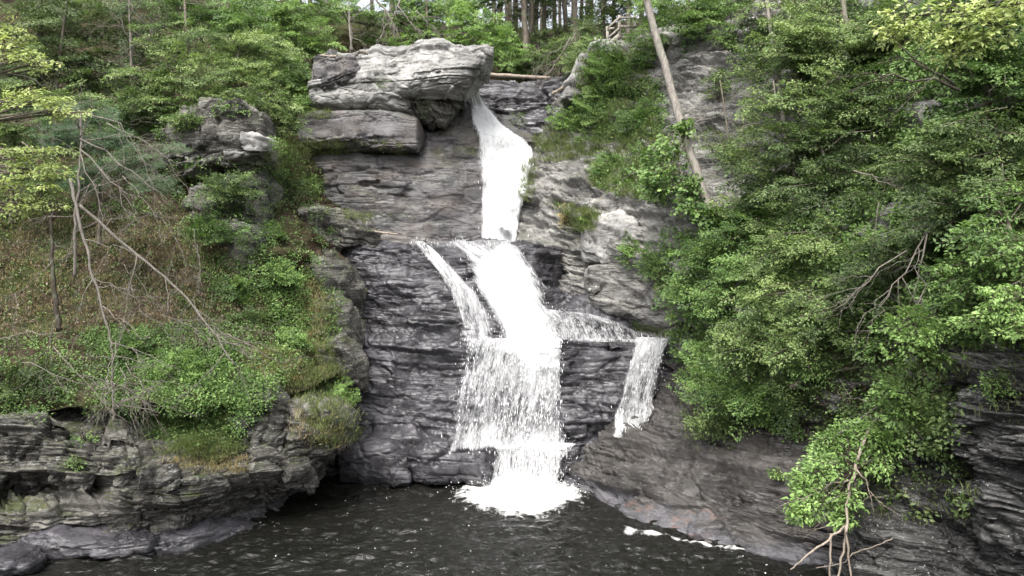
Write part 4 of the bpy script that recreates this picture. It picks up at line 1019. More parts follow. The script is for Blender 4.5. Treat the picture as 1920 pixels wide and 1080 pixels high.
cover('undergrowth', 'bright green weeds on the knoll of the left bank', [
    ([(260, 660), (460, 650), (540, 700), (420, 800), (270, 790)], 420, 26),
    ([(470, 500), (560, 500), (575, 640), (520, 690)], 170, 22),
    ([(500, 250), (600, 330), (600, 370), (520, 340)], 90, 20)], 'bright', 'leaf', h=.10, cat='weeds', tone=.5)
cover('grass', 'long yellow green grass tufts along the edge of the left bank', [
    ([(280, 730), (440, 760), (430, 850), (300, 850)], 260, 16), ([(440, 640), (640, 680), (680, 820), (600, 850), (540, 720)], 420, 14), ([(560, 560), (640, 580), (620, 700), (560, 680)], 150, 24),
    ([(505, 260), (610, 340), (600, 380), (500, 320)], 200, 16), ([(400, 800), (460, 840), (400, 870), (300, 850)], 160, 22)], 'grass', h=.30)
cover('grass', 'dry straw coloured grass hanging on the bank rocks', [
    ([(440, 640), (560, 660), (560, 720), (470, 700)], 220, 22), ([(540, 750), (650, 790), (640, 850), (560, 830)], 70, 14), ([(780 - 480, 860), (470, 850), (460, 890), (350, 880)], 90, 18), ([(560, 480), (620, 560), (600, 700), (560, 640)], 200, 18)], 'drygrass', h=.26)
cover('moss', 'olive moss patches on the brown left slope', [([(-80, 420), (400, 420), (500, 600), (-80, 640)], 900, 16)], 'olive', 'leaf', h=.045, cat='moss', clump=.2, tone=.25)
cover('grass', 'thin wispy grass on the brown left slope', [([(-80, 400), (400, 400), (500, 600), (-80, 640)], 1500, 8)], 'drygrass', h=.26)
cover('grass', 'thin grass growing in the seams of the upper cliff', [
    ([(520, 262), (640, 268), (640, 292), (520, 292)], 170, 18), ([(620, 262), (760, 270), (760, 292), (620, 290)], 70, 14), ([(560, 205), (620, 205), (620, 225), (560, 225)], 70, 20), ([(640, 395), (780, 405), (780, 416), (640, 412)], 60, 10)], 'grass', h=.30)
cover('grass', 'grassy tufts and straw on the right slope beside the upper drop', [
    ([(1000, 260), (1080, 210), (1230, 180), (1260, 300), (1130, 290), (1010, 310)], 620, 24), ([(985, 300), (1010, 300), (1000, 380), (970, 380)], 80, 16), ([(1100, 300), (1240, 300), (1220, 380), (1110, 350)], 260, 22),
    ([(1040, 380), (1125, 400), (1115, 440), (1060, 430)], 120, 22), ([(1080, 100), (1200, 90), (1230, 180), (1080, 190)], 260, 22)], 'grass', h=.42, tone=.45)
cover('undergrowth', 'low leafy plants scattered over the right slope', [
    ([(1060, 190), (1240, 150), (1260, 260), (1080, 270)], 330, 22), ([(1110, 290), (1260, 290), (1260, 380), (1130, 350)], 200, 22), ([(1090, 60), (1230, 50), (1230, 160), (1090, 190)], 220, 22),
    ([(1400, 60), (1480, 0), (1560, 300), (1380, 420)], 200, 20), ([(1240, 430), (1500, 430), (1500, 830), (1270, 700)], 800, 30), ([(1500, 300), (1950, 200), (1950, 640), (1500, 640)], 1300, 30), ([(1330, 420), (1560, 300), (1500, 450), (1330, 450)], 160, 30), ([(1500, -20), (1950, -20), (1950, 300), (1520, 320)], 900, 30)], 'mid', 'leaf', h=.13, cat='undergrowth', tone=.6)
cover('undergrowth', 'deep green creepers hanging over the dark shale on the right', [
    ([(1480, 640), (1780, 620), (1790, 830), (1560, 880)], 520, 24), ([(1330, 640), (1500, 640), (1500, 800), (1330, 800)], 160, 22), ([(1600, 860), (1800, 860), (1830, 960), (1650, 950)], 45, 14)], 'dark', 'leaf', h=.12, cat='creeper', tone=.6)
cover('grass', 'scattered ferns and grass on the far right shale wall', [([(1780, 640), (1950, 640), (1950, 800), (1850, 800)], 30, 12), ([(1500, 880), (1830, 880), (1850, 1000), (1560, 960)], 50, 12), ([(1270, 740), (1330, 770), (1320, 860), (1260, 800)], 40, 14)], 'grass', h=.30)
cover('moss', 'yellow green moss on wet ledges beside the falls', [([(1185, 600), (1255, 618), (1250, 632), (1190, 618)], 160, 8), ([(955, 208), (990, 210), (985, 240), (950, 235)], 90, 8), ([(850, 275), (895, 275), (895, 292), (850, 292)], 60, 7), ([(785, 190), (815, 190), (800, 225), (785, 220)], 50, 8), ([(700, 145), (740, 150), (715, 170)], 40, 8)], 'olive', 'leaf', h=.05, cat='moss', clump=.08)
# ---- right-hand trees ----------------------------------------------------------------
tree('leaning_tree', 'tall bare leaning trunk rising from the right slope out of the picture top', 'tree', None,
     [(1338, 425, 29.6), (1308, 330, 30.4), (1272, 215, 31.6), (1243, 110, 32.6), (1212, 0, 33.4), (1195, -120, 34), (1170, -260, 34.5)], .19, [(1160, -220, 34, 160, 110)], 'mid', 'barkp', r1=.15, twigs=16, L=.13)
tree('vine', 'leafy vine wrapped round the foot of the tall leaning trunk', 'vine', None, [(1320, 430, 29.4), (1290, 360, 29.8), (1270, 300, 30.2)], .04,
     [(1250, 320, 30.4, 58, 52, .55), (1230, 345, 30.2, 40, 36, .5), (1290, 392, 29.4, 34, 26, .45), (1255, 275, 30.8, 40, 25, .6), (1292, 350, 29.6, 26, 34, .5), (1325, 400, 29.0, 30, 24, .5), (1280, 240, 31.0, 22, 20, .6)], 'mid', L=.20, wd=.85, n=22, cover=3.5, flat=.1, wood_name='stem')
RG = 'broadleaf trees crowding the right slope'
def rt(label, trunk, r0, blobs, leaf, **k): return tree('broadleaf_tree', label, 'tree', RG, trunk, r0, blobs, leaf, **k)
rt('slim pale trunk with broken stub branches amid the right hand foliage', [(1482, 330, 29.5), (1470, 240, 30.0), (1455, 120, 30.8), (1440, 20, 31.4), (1432, -80, 32)], .13, [(1400, -40, 32, 90, 60, .6), (1420, 130, 31, 60, 70, .5)], 'olive', bark='barkp', cover=1.8, twigs=6)
rt('mottled grey trunk just right of the slim pale trunk', [(1505, 220, 30.0), (1492, 120, 30.4), (1488, 0, 31.0), (1485, -90, 31)], .16, [(1520, 20, 30.4, 90, 60, .6), (1500, 110, 30, 60, 60, .45)], 'olive', bark='bark', cover=2.4, twigs=4)
rt('thin white stemmed sapling below the slim pale trunk', [(1490, 330, 27.4), (1478, 290, 27.6), (1462, 235, 27.8), (1450, 150, 28.2)], .05, [(1440, 200, 28.2, 70, 60, .6)], 'olive', bark='barkp', cover=1.2, twigs=3)
rt('green tree against the skyline above the bare patch of rock wall', [(1300, 60, 37.5), (1310, -30, 38)], .12, [(1290, 30, 36.6, 75, 50, .7), (1350, 0, 37, 90, 55, .7), (1420, 40, 35.5, 60, 45, .65)], 'mid', cover=3.2)
rt('sparse light sapling in front of the bare rock wall', [(1375, 360, 31.5), (1365, 250, 32), (1350, 150, 33)], .06, [(1345, 270, 32, 50, 36, .6), (1410, 290, 30.6, 60, 50, .55)], 'olive', cover=.9, L=.12)
rt('olive tree with layered boughs across the upper right', [(1640, 330, 27.5), (1620, 200, 28), (1590, 60, 28.5), (1570, -60, 29)], .16,
   [(1580, 70, 28.0, 110, 75, .6), (1490, 70, 28.6, 85, 60, .6), (1680, 60, 27.0, 110, 70, .5), (1560, 190, 27.2, 115, 65, .5), (1680, 180, 26.2, 110, 65, .4)], 'olive', cover=3.6, flat=.65, n=30)
rt('dark leaved tree in the top right corner behind the yellow bough', [(1860, 330, 22), (1850, 150, 22.4), (1840, -50, 23)], .16,
   [(1800, 90, 21.6, 130, 100, .5), (1900, 130, 20.6, 130, 110, .45), (1880, 10, 21.5, 130, 80, .5)], 'mid', cover=3.6, flat=.6, n=30)
rt('grey green tree with broad flat boughs left of the right frame edge', [(1890, 480, 19.5), (1860, 340, 20.2), (1820, 220, 21)], .14,
   [(1850, 260, 19.8, 130, 70, .55), (1760, 300, 20.8, 110, 60, .5), (1900, 360, 18.6, 110, 70, .5), (1800, 400, 19.6, 110, 60, .45)], 'dark', cover=3.6, flat=.7, n=30, L=.13)
rt('tree with pale undersides of leaves in the centre of the right slope', [(1600, 480, 25.5), (1580, 380, 26), (1540, 280, 26.8)], .12,
   [(1500, 270, 27.2, 100, 60, .45), (1610, 300, 25.8, 120, 70, .5), (1430, 340, 27.8, 85, 55, .45), (1540, 370, 25.8, 110, 60, .55), (1670, 370, 24.4, 100, 60, .5)], 'dark', cover=3.4, flat=.65, n=30)
rt('dense green tree hanging over the lichened rock right of the middle cascade', [(1400, 560, 28.2), (1370, 480, 28.6), (1340, 400, 29.4)], .10,
   [(1340, 480, 28.8, 80, 50, .5), (1290, 545, 29.4, 48, 60, .55), (1400, 430, 28.2, 85, 50, .45), (1370, 560, 27.8, 75, 50, .5), (1420, 500, 27.2, 80, 50, .55)], 'mid', cover=3.6, flat=.5, n=26, L=.12)
rt('olive tree with a long drooping bough sweeping down to the left', [(1640, 640, 23.8), (1600, 540, 24.4), (1560, 440, 25)], .12,
   [(1500, 470, 25.2, 110, 45, .6), (1590, 450, 24.4, 110, 55, .5), (1460, 560, 25.2, 110, 55, .6), (1400, 640, 25.8, 80, 50, .55), (1560, 560, 23.8, 100, 60, .5), (1500, 640, 24.2, 90, 55, .55)], 'olive', cover=3.6, flat=.55, n=32, L=.125, droop=.4)
rt('deep green tree above the dark hollow on the right', [(1760, 640, 20.4), (1740, 520, 21), (1700, 420, 22)], .11,
   [(1680, 470, 22, 100, 55, .5), (1760, 450, 20.8, 90, 55, .45), (1640, 540, 22.6, 85, 45, .5), (1600, 620, 23.2, 85, 45, .5), (1700, 590, 21.8, 60, 40, .35)], 'dark', cover=3.2, flat=.6, n=26, L=.13)
rt('large leaved tree beside the right frame edge at mid height', [(1960, 640, 16.6), (1920, 520, 17), (1890, 420, 17.6)], .10,
   [(1860, 440, 17.4, 100, 50, .55), (1920, 480, 16.6, 80, 50, .6), (1840, 510, 17.6, 90, 40, .5), (1890, 380, 17.8, 80, 40, .5)], 'mid', cover=2.8, flat=.6, n=24, L=.14)
rt('yellow green leaves drooping over the top of the far right shale wall', [(1990, 640, 16.0), (1950, 580, 16.2), (1900, 545, 16.6)], .05,
   [(1900, 560, 16.2, 75, 40, .75), (1850, 600, 16.8, 70, 26, .6), (1920, 615, 15.8, 50, 24, .75)], 'bright', cover=2.6, flat=.6, n=18, L=.13)
tree('overhanging_bough', 'sunlit yellow green maple bough reaching in at the top right corner', 'tree', None, [('x', 11.5, 13.0, 12.6), (1960, 0, 13.4), (1850, 10, 13.6), (1720, 30, 14.0)], .06,
   [(1760, 20, 13.6, 100, 34, .7), (1850, 50, 13.2, 100, 40, .75), (1700, 60, 13.8, 55, 30, .7), (1900, 10, 13, 80, 40, .7), (1800, 85, 13.4, 60, 26, .6)], 'yellow', bark='barkd', cover=1.7, flat=.6, n=20, L=.15, wd=.5)
rt('leafy tree filling the slope behind the mottled grey trunk', [(1560, 200, 31), (1550, 90, 32)], .10, [(1560, 120, 31, 90, 60, .6), (1640, 20, 31, 110, 60, .5), (1440, 60, 33, 60, 40, .6), (1760, 60, 27, 110, 90, .5)], 'dark', cover=3, flat=.5, n=30)
rt('tree rising behind the leaning trunk at the top of the picture', [(1235, 95, 44), (1240, 0, 45)], .12, [(1240, 20, 43.5, 60, 45, .65), (1290, 70, 41, 45, 36, .55), (1220, 60, 43, 26, 22, .6), (1200, -5, 45, 50, 30, .65), (1330, 20, 40, 50, 30, .6)], 'mid', cover=3.2, L=.14)
rt('young tree on the slope between the vine and the long drooping bough', [(1420, 430, 29), (1410, 380, 29.4)], .06, [(1400, 390, 29, 70, 35, .6), (1350, 420, 29.6, 50, 36, .5), (1460, 420, 27.4, 60, 36, .55)], 'olive', cover=3, n=24, L=.12)
rt('lower boughs of deep green leaves over the dark hollow', [(1680, 720, 22), (1660, 640, 22.6)], .07, [(1540, 690, 23.8, 60, 30, .6), (1640, 645, 22.4, 50, 24, .5)], 'mid', cover=2.8, n=24, L=.12)
rt('leafy tree low at the right edge above the shale wall', [(1985, 620, 18.6), (1940, 520, 19)], .07, [(1840, 560, 18.8, 90, 40, .5), (1780, 520, 19.6, 70, 40, .5), (1920, 540, 18.2, 70, 36, .5)], 'mid', cover=3, n=24, L=.13)
sg = 'leafy bushes on the right bank'
shrub('bright green bush spilling over the top left of the far right shale wall', 1720, 625, 62, 56, 'bright', L=.13, d=19.0, group=sg, tone=.5)
shrub('light green bush beside the separate narrow curtain of water', 1320, 690, 62, 55, 'mid', L=.11, d=28.8, group=sg, tone=.6)
shrub('broad green bush above the brown rock, left of the dark hollow', 1390, 720, 80, 70, 'mid', L=.11, d=27.0, group=sg, tone=.5, n=30)
shrub('low dark bush hanging at the top edge of the brown rock', 1345, 790, 58, 34, 'dark', L=.11, d=27.4, group=sg, tone=.7)
shrub('tangled bush between the long drooping bough and the dark hollow', 1500, 740, 60, 50, 'dark', L=.11, d=25.0, group=sg, tone=.45)
shrub('bush filling the gap under the deep green tree on the right', 1700, 745, 60, 60, 'bright', L=.13, d=20.0, group=sg, tone=.4, n=26)
shrub('green bush rooted against the left edge of the far right shale wall', 1745, 800, 44, 70, 'dark', L=.12, d=19.4, group=sg, tone=.75)
shrub('fresh green bush above the fallen dead branch', 1600, 840, 75, 45, 'bright', L=.12, d=20.4, group=sg, tone=.35, n=26)
shrub('small bush beside the pale angular slab', 1185, 468, 30, 32, 'bright', L=.10, group=sg, tone=.5)
shrub('ragged bush at the right of the pale angular slab', 1225, 490, 32, 40, 'mid', L=.10, group=sg, tone=.5)
shrub('round grass green tuft alone on the bare right slope', 1102, 418, 17, 17, 'bright', L=.08, group=sg, tone=.5, n=14)
shrub('small red brown tinged tuft left of the round green tuft', 1060, 405, 13, 22, 'drygrass', L=.09, group=sg, tone=.4, n=12)
shrub('leafy bush on the rim nearest the back wall of the falls', 1060, 225, 38, 34, 'bright', L=.10, group=sg, tone=.6)
shrub('bush in the middle of the upper right slope', 1125, 195, 50, 42, 'mid', L=.10, group=sg, tone=.7)
shrub('dense bush hugging the left side of the leaning trunk', 1200, 215, 52, 34, 'mid', L=.10, group=sg, tone=.55)
shrub('fine leaved bush under the wooden steps', 1150, 130, 60, 36, 'bright', L=.10, group=sg, tone=.55)
shrub('green bush at the right of the wooden steps', 1215, 85, 42, 40, 'mid', L=.10, group=sg, tone=.7)
shrub('low bush on the lower part of the grassy right slope', 1150, 315, 44, 26, 'mid', L=.10, group=sg, tone=.6)
shrub('small bush above the vine on the right slope', 1205, 285, 36, 20, 'mid', L=.10, group=sg, tone=.5)
shrub('hanging dark bush on the rock right of the small ledge bushes', 1250, 520, 30, 40, 'dark', L=.10, group=sg, tone=.7)
shrub('tiny plant clinging to the brown rock beside the dead branch', 1455, 886, 16, 9, 'mid', L=.09, group=sg, tone=.6, n=8)
shrub('leafy trailing bush joining the fallen branch to the bushes above it', 1650, 815, 60, 34, 'bright', L=.13, d=19.7, group=sg, tone=.45, n=22)
shrub('thin pale sapling tuft on the bare rock strip right of the leaning trunk', 1350, 160, 34, 40, 'olive', L=.11, group=sg, tone=.65, cover=1.4)
shrub('leafy tuft low on the bare rock strip, level with the top of the vine', 1375, 285, 40, 34, 'mid', L=.11, group=sg, tone=.65, cover=1.8)
shrub('green tuft at the very top of the bare rock strip', 1365, 70, 44, 28, 'mid', L=.12, group=sg, tone=.6, cover=2.2)
shrub('leafy sprig on the far right shale wall', 1870, 720, 34, 40, 'mid', L=.09, group=sg, tone=.6, cover=1.6)

# fallen leafy branch at the bottom right
root = empty('fallen_branch', W(1600, 880, 18.9), 'forked dead branch draped with green leaves dipping into the pool at lower right', 'fallen branch')
mb = MB()
mb.tube(curve([W(1655, 770, 20.2), W(1625, 815, 19.5), W(1603, 880, 18.8), W(1590, 930, 18.4), W(1586, 980, 18.0), W(1590, 1030, 17.9), W(1600, 1110, 17.9)], 30, .015), np.linspace(.05, .022, 30), 8, bump=.1)
mb.tube(curve([W(1586, 985, 18.1), W(1550, 1015, 17.9), W(1510, 1045, 17.8), W(1482, 1068, 17.8)], 14, .02), np.linspace(.034, .016, 14), 7)
mb.tube(curve([W(1586, 985, 18.0), W(1583, 1030, 18.0), W(1570, 1080, 18), W(1560, 1120, 18)], 12, .02), np.linspace(.035, .02, 12), 6)
mb.tube(curve([W(1558, 1000, 18.2), W(1557, 1060, 18.1), W(1556, 1120, 18.1)], 10, .01), np.linspace(.03, .02, 10), 6)
mb.tube(curve([W(1598, 1038, 18.3), W(1640, 1025, 18.6), W(1674, 1008, 18.8)], 10, .02), np.linspace(.02, .012, 10), 5)
mb.tube(curve([W(1530, 1065, 18.3), W(1580, 1055, 18.2), W(1600, 1036, 18.2)], 10, .02), np.linspace(.012, .012, 10), 5)
for a, b in [((1595, 900), (1500, 930)), ((1590, 930), (1520, 985)), ((1606, 880), (1660, 950)), ((1590, 960), (1505, 1000))]:
    bare(mb, W(*a, 18.6), W(*b, 18.4), .02, 1, 4)
mb.build('stem', M['drift'], root, smooth=True)
lv = Leaves(); wm = MB()
for (px, py, d, rx, ry, t) in [(1550, 880, 19.0, 70, 34, .5), (1600, 850, 19.4, 70, 32, .4), (1530, 930, 18.7, 55, 30, .55), (1590, 935, 18.5, 34, 26, .5), (1510, 900, 19.0, 34, 24, .5), (1500, 960, 18.5, 24, 16, .5), (1650, 830, 19.8, 45, 30, .4), (1580, 970, 18.4, 22, 16, .5), (1560, 830, 19.8, 50, 26, .35), (1640, 870, 19.0, 36, 24, .4), (1620, 800, 20, 50, 26, .4)]:
    boughs(lv, wm, W(px, py, d), (rx * d / F, .45, ry * d / F), 22, L=.15, cover=3.0, tone=t, root=W(1600, 885, 18.8), wr=.012, wd=.5, droop=.5, flat=.5)
wm.build('twigs', M['barkd'], root); lv.build('foliage', M['bright'], root)

def log(label, pts, r, mat='drift', name='log', cat='log', kids=0, r1=None, group=None):
    P = curve([W(*p) for p in pts], 18, r * .15); mb = MB(); mb.tube(P, np.linspace(r, r1 or r * .7, 18), 10, bump=.12)
    for k in range(kids):
        q = P[rng.integers(3, 16)]; bare(mb, q, q + rng.normal(0, .5, 3) * [1, .5, .7], r * .3, 1, 3)
    o = mb.build(name, M[mat], smooth=True); tag(o, label, cat, group)
log('long stripped log lying across the rim of the back wall', [(903, 140, 44.6), (950, 142, 44.5), (1000, 145, 44.4), (1032, 146, 44.3)], .13)
log('thin stripped stick lying on the middle ledge', [(703, 434, 35.6), (725, 437, 35.4), (746, 439, 35.3)], .055, name='stick', cat='stick')
log('short pale log resting on the left shoulder of the caprock', [(602, 104, 40.4), (622, 106, 40.3), (640, 104, 40.3)], .07)
log('broken bleached stump on the top of the caprock', [(668, 104, 40.4), (672, 98, 40.4), (680, 97, 40.3), (690, 101, 40.3)], .10, 'dead', 'stump', 'stump', 3)
log('reddish stripped log leaning on the boulder right of the back wall', [(1036, 176, 41.6), (1050, 168, 41.4), (1062, 160, 41.2)], .10)
log('broken dead log poking out of the bushes on the right bank', [(1482, 728, 24.4), (1505, 714, 24.2), (1530, 697, 24.0)], .10, 'bark')
log('bent bare branch above the fresh green bush on the right', [(1552, 842, 20.2), (1568, 818, 20.0), (1600, 795, 20.0), (1660, 752, 20.4)], .05, 'dead', 'dead_branch', 'dead branch', 2, .02)

# tangles of bare twigs
def tangle(label, branches, mat='dead', name='dead_branch', cat='dead branch', group=None, kids=5, depth=2, droop=.15, spread=.5):
    many = len(branches) > 5
    mb = MB()
    for (a, b, r) in branches: bare(mb, W(*a), W(*b), r, depth, kids, droop, spread)
    o = mb.build('dead_twigs' if many else name, M[mat]); tag(o, label, 'dead twigs' if many else cat, group, 'stuff' if many else None)
tangle('bare grey twigs trailing over the dark hollow on the right', [((1750, 420, 19.8), (1640, 560, 19.6), .03), ((1740, 430, 19.6), (1720, 580, 19.4), .03), ((1700, 470, 19.8), (1560, 560, 20.2), .025)])
tangle('crooked dark branch arching across the olive boughs at upper right', [((1800, 170, 20.5), (1620, 110, 21.5), .05), ((1790, 160, 20.6), (1680, 60, 21), .04)], 'barkd')
tangle('pale bare stem hanging in the middle of the right foliage', [((1648, 380, 22.6), (1638, 500, 22.4), .022), ((1600, 320, 23), (1700, 345, 22.4), .03)])
tangle('dead branch fallen against the side of the leaning trunk, above the vine', [((1290, 230, 33.0), (1190, 310, 33.8), .03)])
tangle('thin dead bough sticking out left of the leaning trunk near the wooden steps', [((1234, 62, 33), (1160, 85, 34), .03)])
tangle('dead grey brush hanging by the back of the right rim', [((1070, 70, 44.5), (1010, 150, 44.5), .05), ((1080, 60, 44.8), (1040, 160, 44), .04), ((1075, 80, 44.2), (990, 120, 44.5), .04)], kids=6)

# ---- left-hand dead trees ---------------------------------------------------------------
DG = 'dead trees leaning over the left slope'
def dead(label, pts, r, kids, mat='dead', r1=.02, sp=1.0, droop=.2):
    P = curve([W(*p) for p in pts], 26, .02); root = empty('dead_tree', P[0], label, 'dead tree', DG)
    mb = MB(); mb.tube(P, np.linspace(r, r1, 26), 8, bump=.12); mb.build('trunk', M[mat], root, smooth=True)
    tb = MB()
    for k in range(kids):
        i = rng.integers(4, 25); q = P[i]; d = unit(P[min(i + 1, 25)] - P[i - 1]) * .4 + rng.normal(0, .55, 3) * [1.3, .7, .7]
        bare(tb, q, q + unit(d) * (.7 + 1.7 * rng.random()) * sp, .022, 2, 4, droop)
    tb.build('twigs', M[mat], root)
dead('pale straight dead trunk slanting down to the left bank', [(132, 335, 25), (150, 420, 24.8), (178, 530, 24.6), (205, 630, 24.4), (213, 672, 24.3)], .06, 9)
dead('long thin fallen trunk running diagonally down to the grassy knoll', [(150, 385, 26), (230, 455, 25.6), (330, 540, 25.2), (400, 625, 24.9), (440, 685, 24.7)], .055, 10)
dead('upright brown snag on the leaf strewn slope', [(112, 620, 26.2), (100, 520, 26.4), (96, 420, 26.6), (100, 380, 26.6)], .10, 7, 'barkd')
dead('grey snag hung with bare twigs beside the hemlock sprays', [(140, 520, 25.6), (142, 400, 25.6), (152, 280, 25.8), (150, 210, 26)], .06, 16, sp=1.2)
dead('slim dead stem drooping its twigs over the rock ledge', [(215, 790, 23.6), (210, 720, 23.8), (218, 640, 24)], .04, 12, sp=.9)
tangle('long bare grey branches sweeping right above the hemlock sprays', [((160, 210, 24.8), (285, 265, 24.4), .028), ((200, 230, 24.6), (340, 290, 24.2), .022), ((150, 260, 24.8), (290, 330, 24.2), .03), ((150, 280, 24.8), (250, 380, 24), .03), ((230, 330, 24.6), (300, 400, 24.2), .02)], kids=6)
tangle('mesh of fine grey twigs at the lower left of the slope', [((-20, 640, 24.2), (120, 600, 24), .022), ((110, 590, 24.2), (60, 720, 24), .02), ((100, 650, 24), (220, 760, 23.2), .02), ((40, 680, 24), (160, 700, 23.6), .02), ((300, 590, 25), (480, 650, 25), .014), ((330, 600, 25), (500, 600, 25.4), .012)], kids=5)
rs = np.random.default_rng(9)
tangle('web of fine dead twigs spread over the brown left slope', [((x, y, 25.6), (x + rs.normal(10, 70), y + 40 + 60 * rs.random(), 25.2), .014) for x, y in zip(rs.integers(-20, 400, 16), rs.integers(400, 600, 16))], kids=5)
tangle('bare grey twigs hanging in front of the left rock ledges', [((220, 680, 23.6), (170, 790, 23.0), .018), ((225, 690, 23.6), (260, 800, 23.0), .018), ((235, 680, 23.6), (310, 780, 23.2), .014), ((210, 690, 23.6), (215, 800, 23), .014)], kids=6, droop=.3)

# ---- left-hand living trees ----------------------------------------------------------------
LG = 'trees on the upper left slope'
def lt(label, trunk, r0, blobs, leaf, **k): return tree('broadleaf_tree', label, 'tree', LG, trunk, r0, blobs, leaf, **k)
tree('overhanging_tree', 'near tree reaching in from the left edge with tiers of sunlit leaves', 'tree', None, [('x', -13.5, 17.0, 4.0), (-190, 500, 17), (-160, 300, 17), (-150, 100, 17.2), (-150, -60, 17.5)], .16,
   [(20, 95, 16.6, 70, 26, .6), (60, 110, 16.4, 50, 24, .55), (50, 180, 16.4, 110, 26, .7), (120, 205, 16.2, 50, 14, .7), (30, 60, 16.8, 60, 20, .5), (60, 280, 16.0, 80, 20, .4), (80, 320, 15.8, 90, 18, .5), (30, 350, 15.8, 90, 22, .6), (60, 385, 15.8, 80, 14, .55), (20, 290, 16, 60, 20, .4), (10, 400, 16, 40, 12, .5)],
   'yellow', bark='bark', cover=1.8, flat=.75, n=9, L=.105, wd=.6, side=.42)
lt('dark tree in the top left corner', [(80, 330, 36), (78, 150, 36.5), (72, -60, 37)], .18, [(60, 60, 36, 110, 90, .6), (150, 120, 36.4, 80, 70, .5), (20, 160, 35.6, 90, 60, .5), (140, 20, 37, 90, 60, .6)], 'dark', cover=3, L=.13)
lt('dark tree with thin forked stems behind the hemlock sprays', [(100, 300, 35), (108, 150, 35.5), (125, 0, 36), (130, -60, 36)], .09, [(230, 60, 37, 90, 80, .5), (200, 160, 36, 100, 60, .4), (290, 140, 36.5, 90, 60, .4)], 'dark', cover=2.8, L=.13, twigs=6)
tree('dead_conifer', 'grey leafless conifer with feathery twigs in the upper left', 'dead tree', None, [(250, 200, 35), (245, 80, 35.5), (240, -60, 36)], .08, [], 'dark', 'dead', twigs=34)
lt('yellow green tree with layered leaves above the black crag', [(370, 230, 33.6), (365, 160, 34), (350, 60, 34.6), (345, -40, 35)], .10,
   [(300, 150, 33.6, 90, 45, .6), (380, 130, 33.4, 80, 50, .65), (330, 70, 34.2, 90, 45, .55), (250, 190, 33.2, 70, 30, .5), (400, 180, 32.6, 60, 30, .6)], 'olive', cover=3.0, flat=.65, L=.13, twigs=4)
lt('shady green tree crown at the top left of centre', [(420, 220, 37.5), (425, 100, 38), (430, -60, 38.5)], .14, [(400, 30, 37.6, 90, 60, .5), (450, 70, 37, 70, 60, .6), (330, 10, 38, 80, 50, .5)], 'mid', cover=3.2, L=.14)
lt('tall pale green tree rising left of the caprock', [(560, 230, 43.4), (556, 120, 43.6), (550, -60, 44)], .12, [(540, 60, 42.6, 75, 70, .75), (600, 80, 42.8, 48, 55, .75), (560, 150, 42, 50, 45, .65), (490, 20, 42.8, 80, 55, .7), (590, 10, 43.4, 60, 40, .8), (520, 130, 41.6, 60, 45, .6)], 'mid', bark='barkp', cover=3.4, L=.14, flat=.4)
lt('yellow leaved tree bending over the black crag', [(415, 235, 34), (425, 170, 34.4), (450, 90, 35)], .09, [(470, 150, 34.4, 65, 45, .7), (520, 190, 34.2, 50, 36, .6), (540, 235, 34.2, 40, 22, .6), (440, 100, 35, 70, 45, .7), (500, 90, 35.2, 60, 45, .75)], 'olive', cover=2.8, L=.13, flat=.6)
lt('hemlock with grey green feathery sprays above the leaf strewn slope', [(185, 460, 27.6), (188, 360, 27.8), (190, 240, 28)], .07, [(250, 300, 27.0, 60, 32, .6), (190, 260, 27.4, 60, 30, .5), (160, 330, 27, 60, 36, .45), (290, 340, 26.6, 50, 20, .5), (170, 210, 27.8, 60, 25, .5), (320, 275, 26.6, 36, 10, .6), (110, 250, 27, 50, 40, .35)], 'blue', cover=2.6, L=.08, wd=.3, flat=.8, n=26, side=.45)
lt('small pale tree overhanging the foot of the upper cliff on the left', [(585, 250, 42), (580, 190, 42.2)], .06, [(575, 185, 41.6, 42, 36, .75), (550, 235, 41, 36, 22, .65), (600, 150, 42, 36, 30, .75)], 'mid', cover=2.8, L=.12)
lt('mid green tree behind the long grey branches at far left', [(20, 420, 30), (24, 330, 30.4), (30, 220, 31)], .08, [(30, 250, 30, 90, 50, .5), (60, 330, 29.6, 80, 40, .45), (130, 200, 31, 80, 50, .5), (-20, 180, 30, 80, 60, .5)], 'olive', cover=2.6, L=.12, flat=.6)
lt('green tree behind the hemlock, under the dark forked stems', [(300, 300, 34), (300, 220, 34.4)], .07, [(280, 220, 34, 70, 36, .5), (210, 230, 33.6, 60, 40, .5), (330, 200, 33.8, 50, 30, .55)], 'mid', cover=3, L=.12, flat=.6)
shg = 'bushes on the left bank'
shrub('dark bush in the cleft right of the pale faced block', 535, 365, 36, 36, 'dark', L=.11, group=shg, tone=.45)
shrub('bright fern clump under the dark cleft bush', 515, 437, 22, 24, 'bright', L=.13, group=shg, tone=.35, wd=.3, n=18)
shrub('green bush on the left slope beside the craggy shoulder', 530, 520, 44, 36, 'bright', L=.09, group=shg, tone=.4)
shrub('wide soft bush in the middle of the left slope', 440, 545, 54, 36, 'mid', L=.09, group=shg, tone=.55)
shrub('dark shaded bush below the wide soft bush', 470, 600, 40, 26, 'dark', L=.09, group=shg, tone=.6)
shrub('leafy bush on the crest of the knoll', 330, 690, 60, 36, 'bright', L=.09, group=shg, tone=.55)
shrub('bramble trailing over the rock ledge', 350, 800, 80, 20, 'mid', L=.09, group=shg, tone=.6, cover=3)
shrub('weedy bush left of the bulging brown knob', 550, 640, 30, 30, 'bright', L=.09, group=shg, tone=.4)
shrub('tall grassy bush on the edge over the pool', 635, 740, 32, 40, 'bright', L=.10, group=shg, tone=.55, wd=.3)
shrub('dim bush at the far left above the rock ledge', 40, 710, 70, 44, 'dark', L=.10, group=shg, tone=.5)
shrub('green bush left of the grassy knoll', 250, 650, 50, 40, 'mid', L=.09, group=shg, tone=.5)
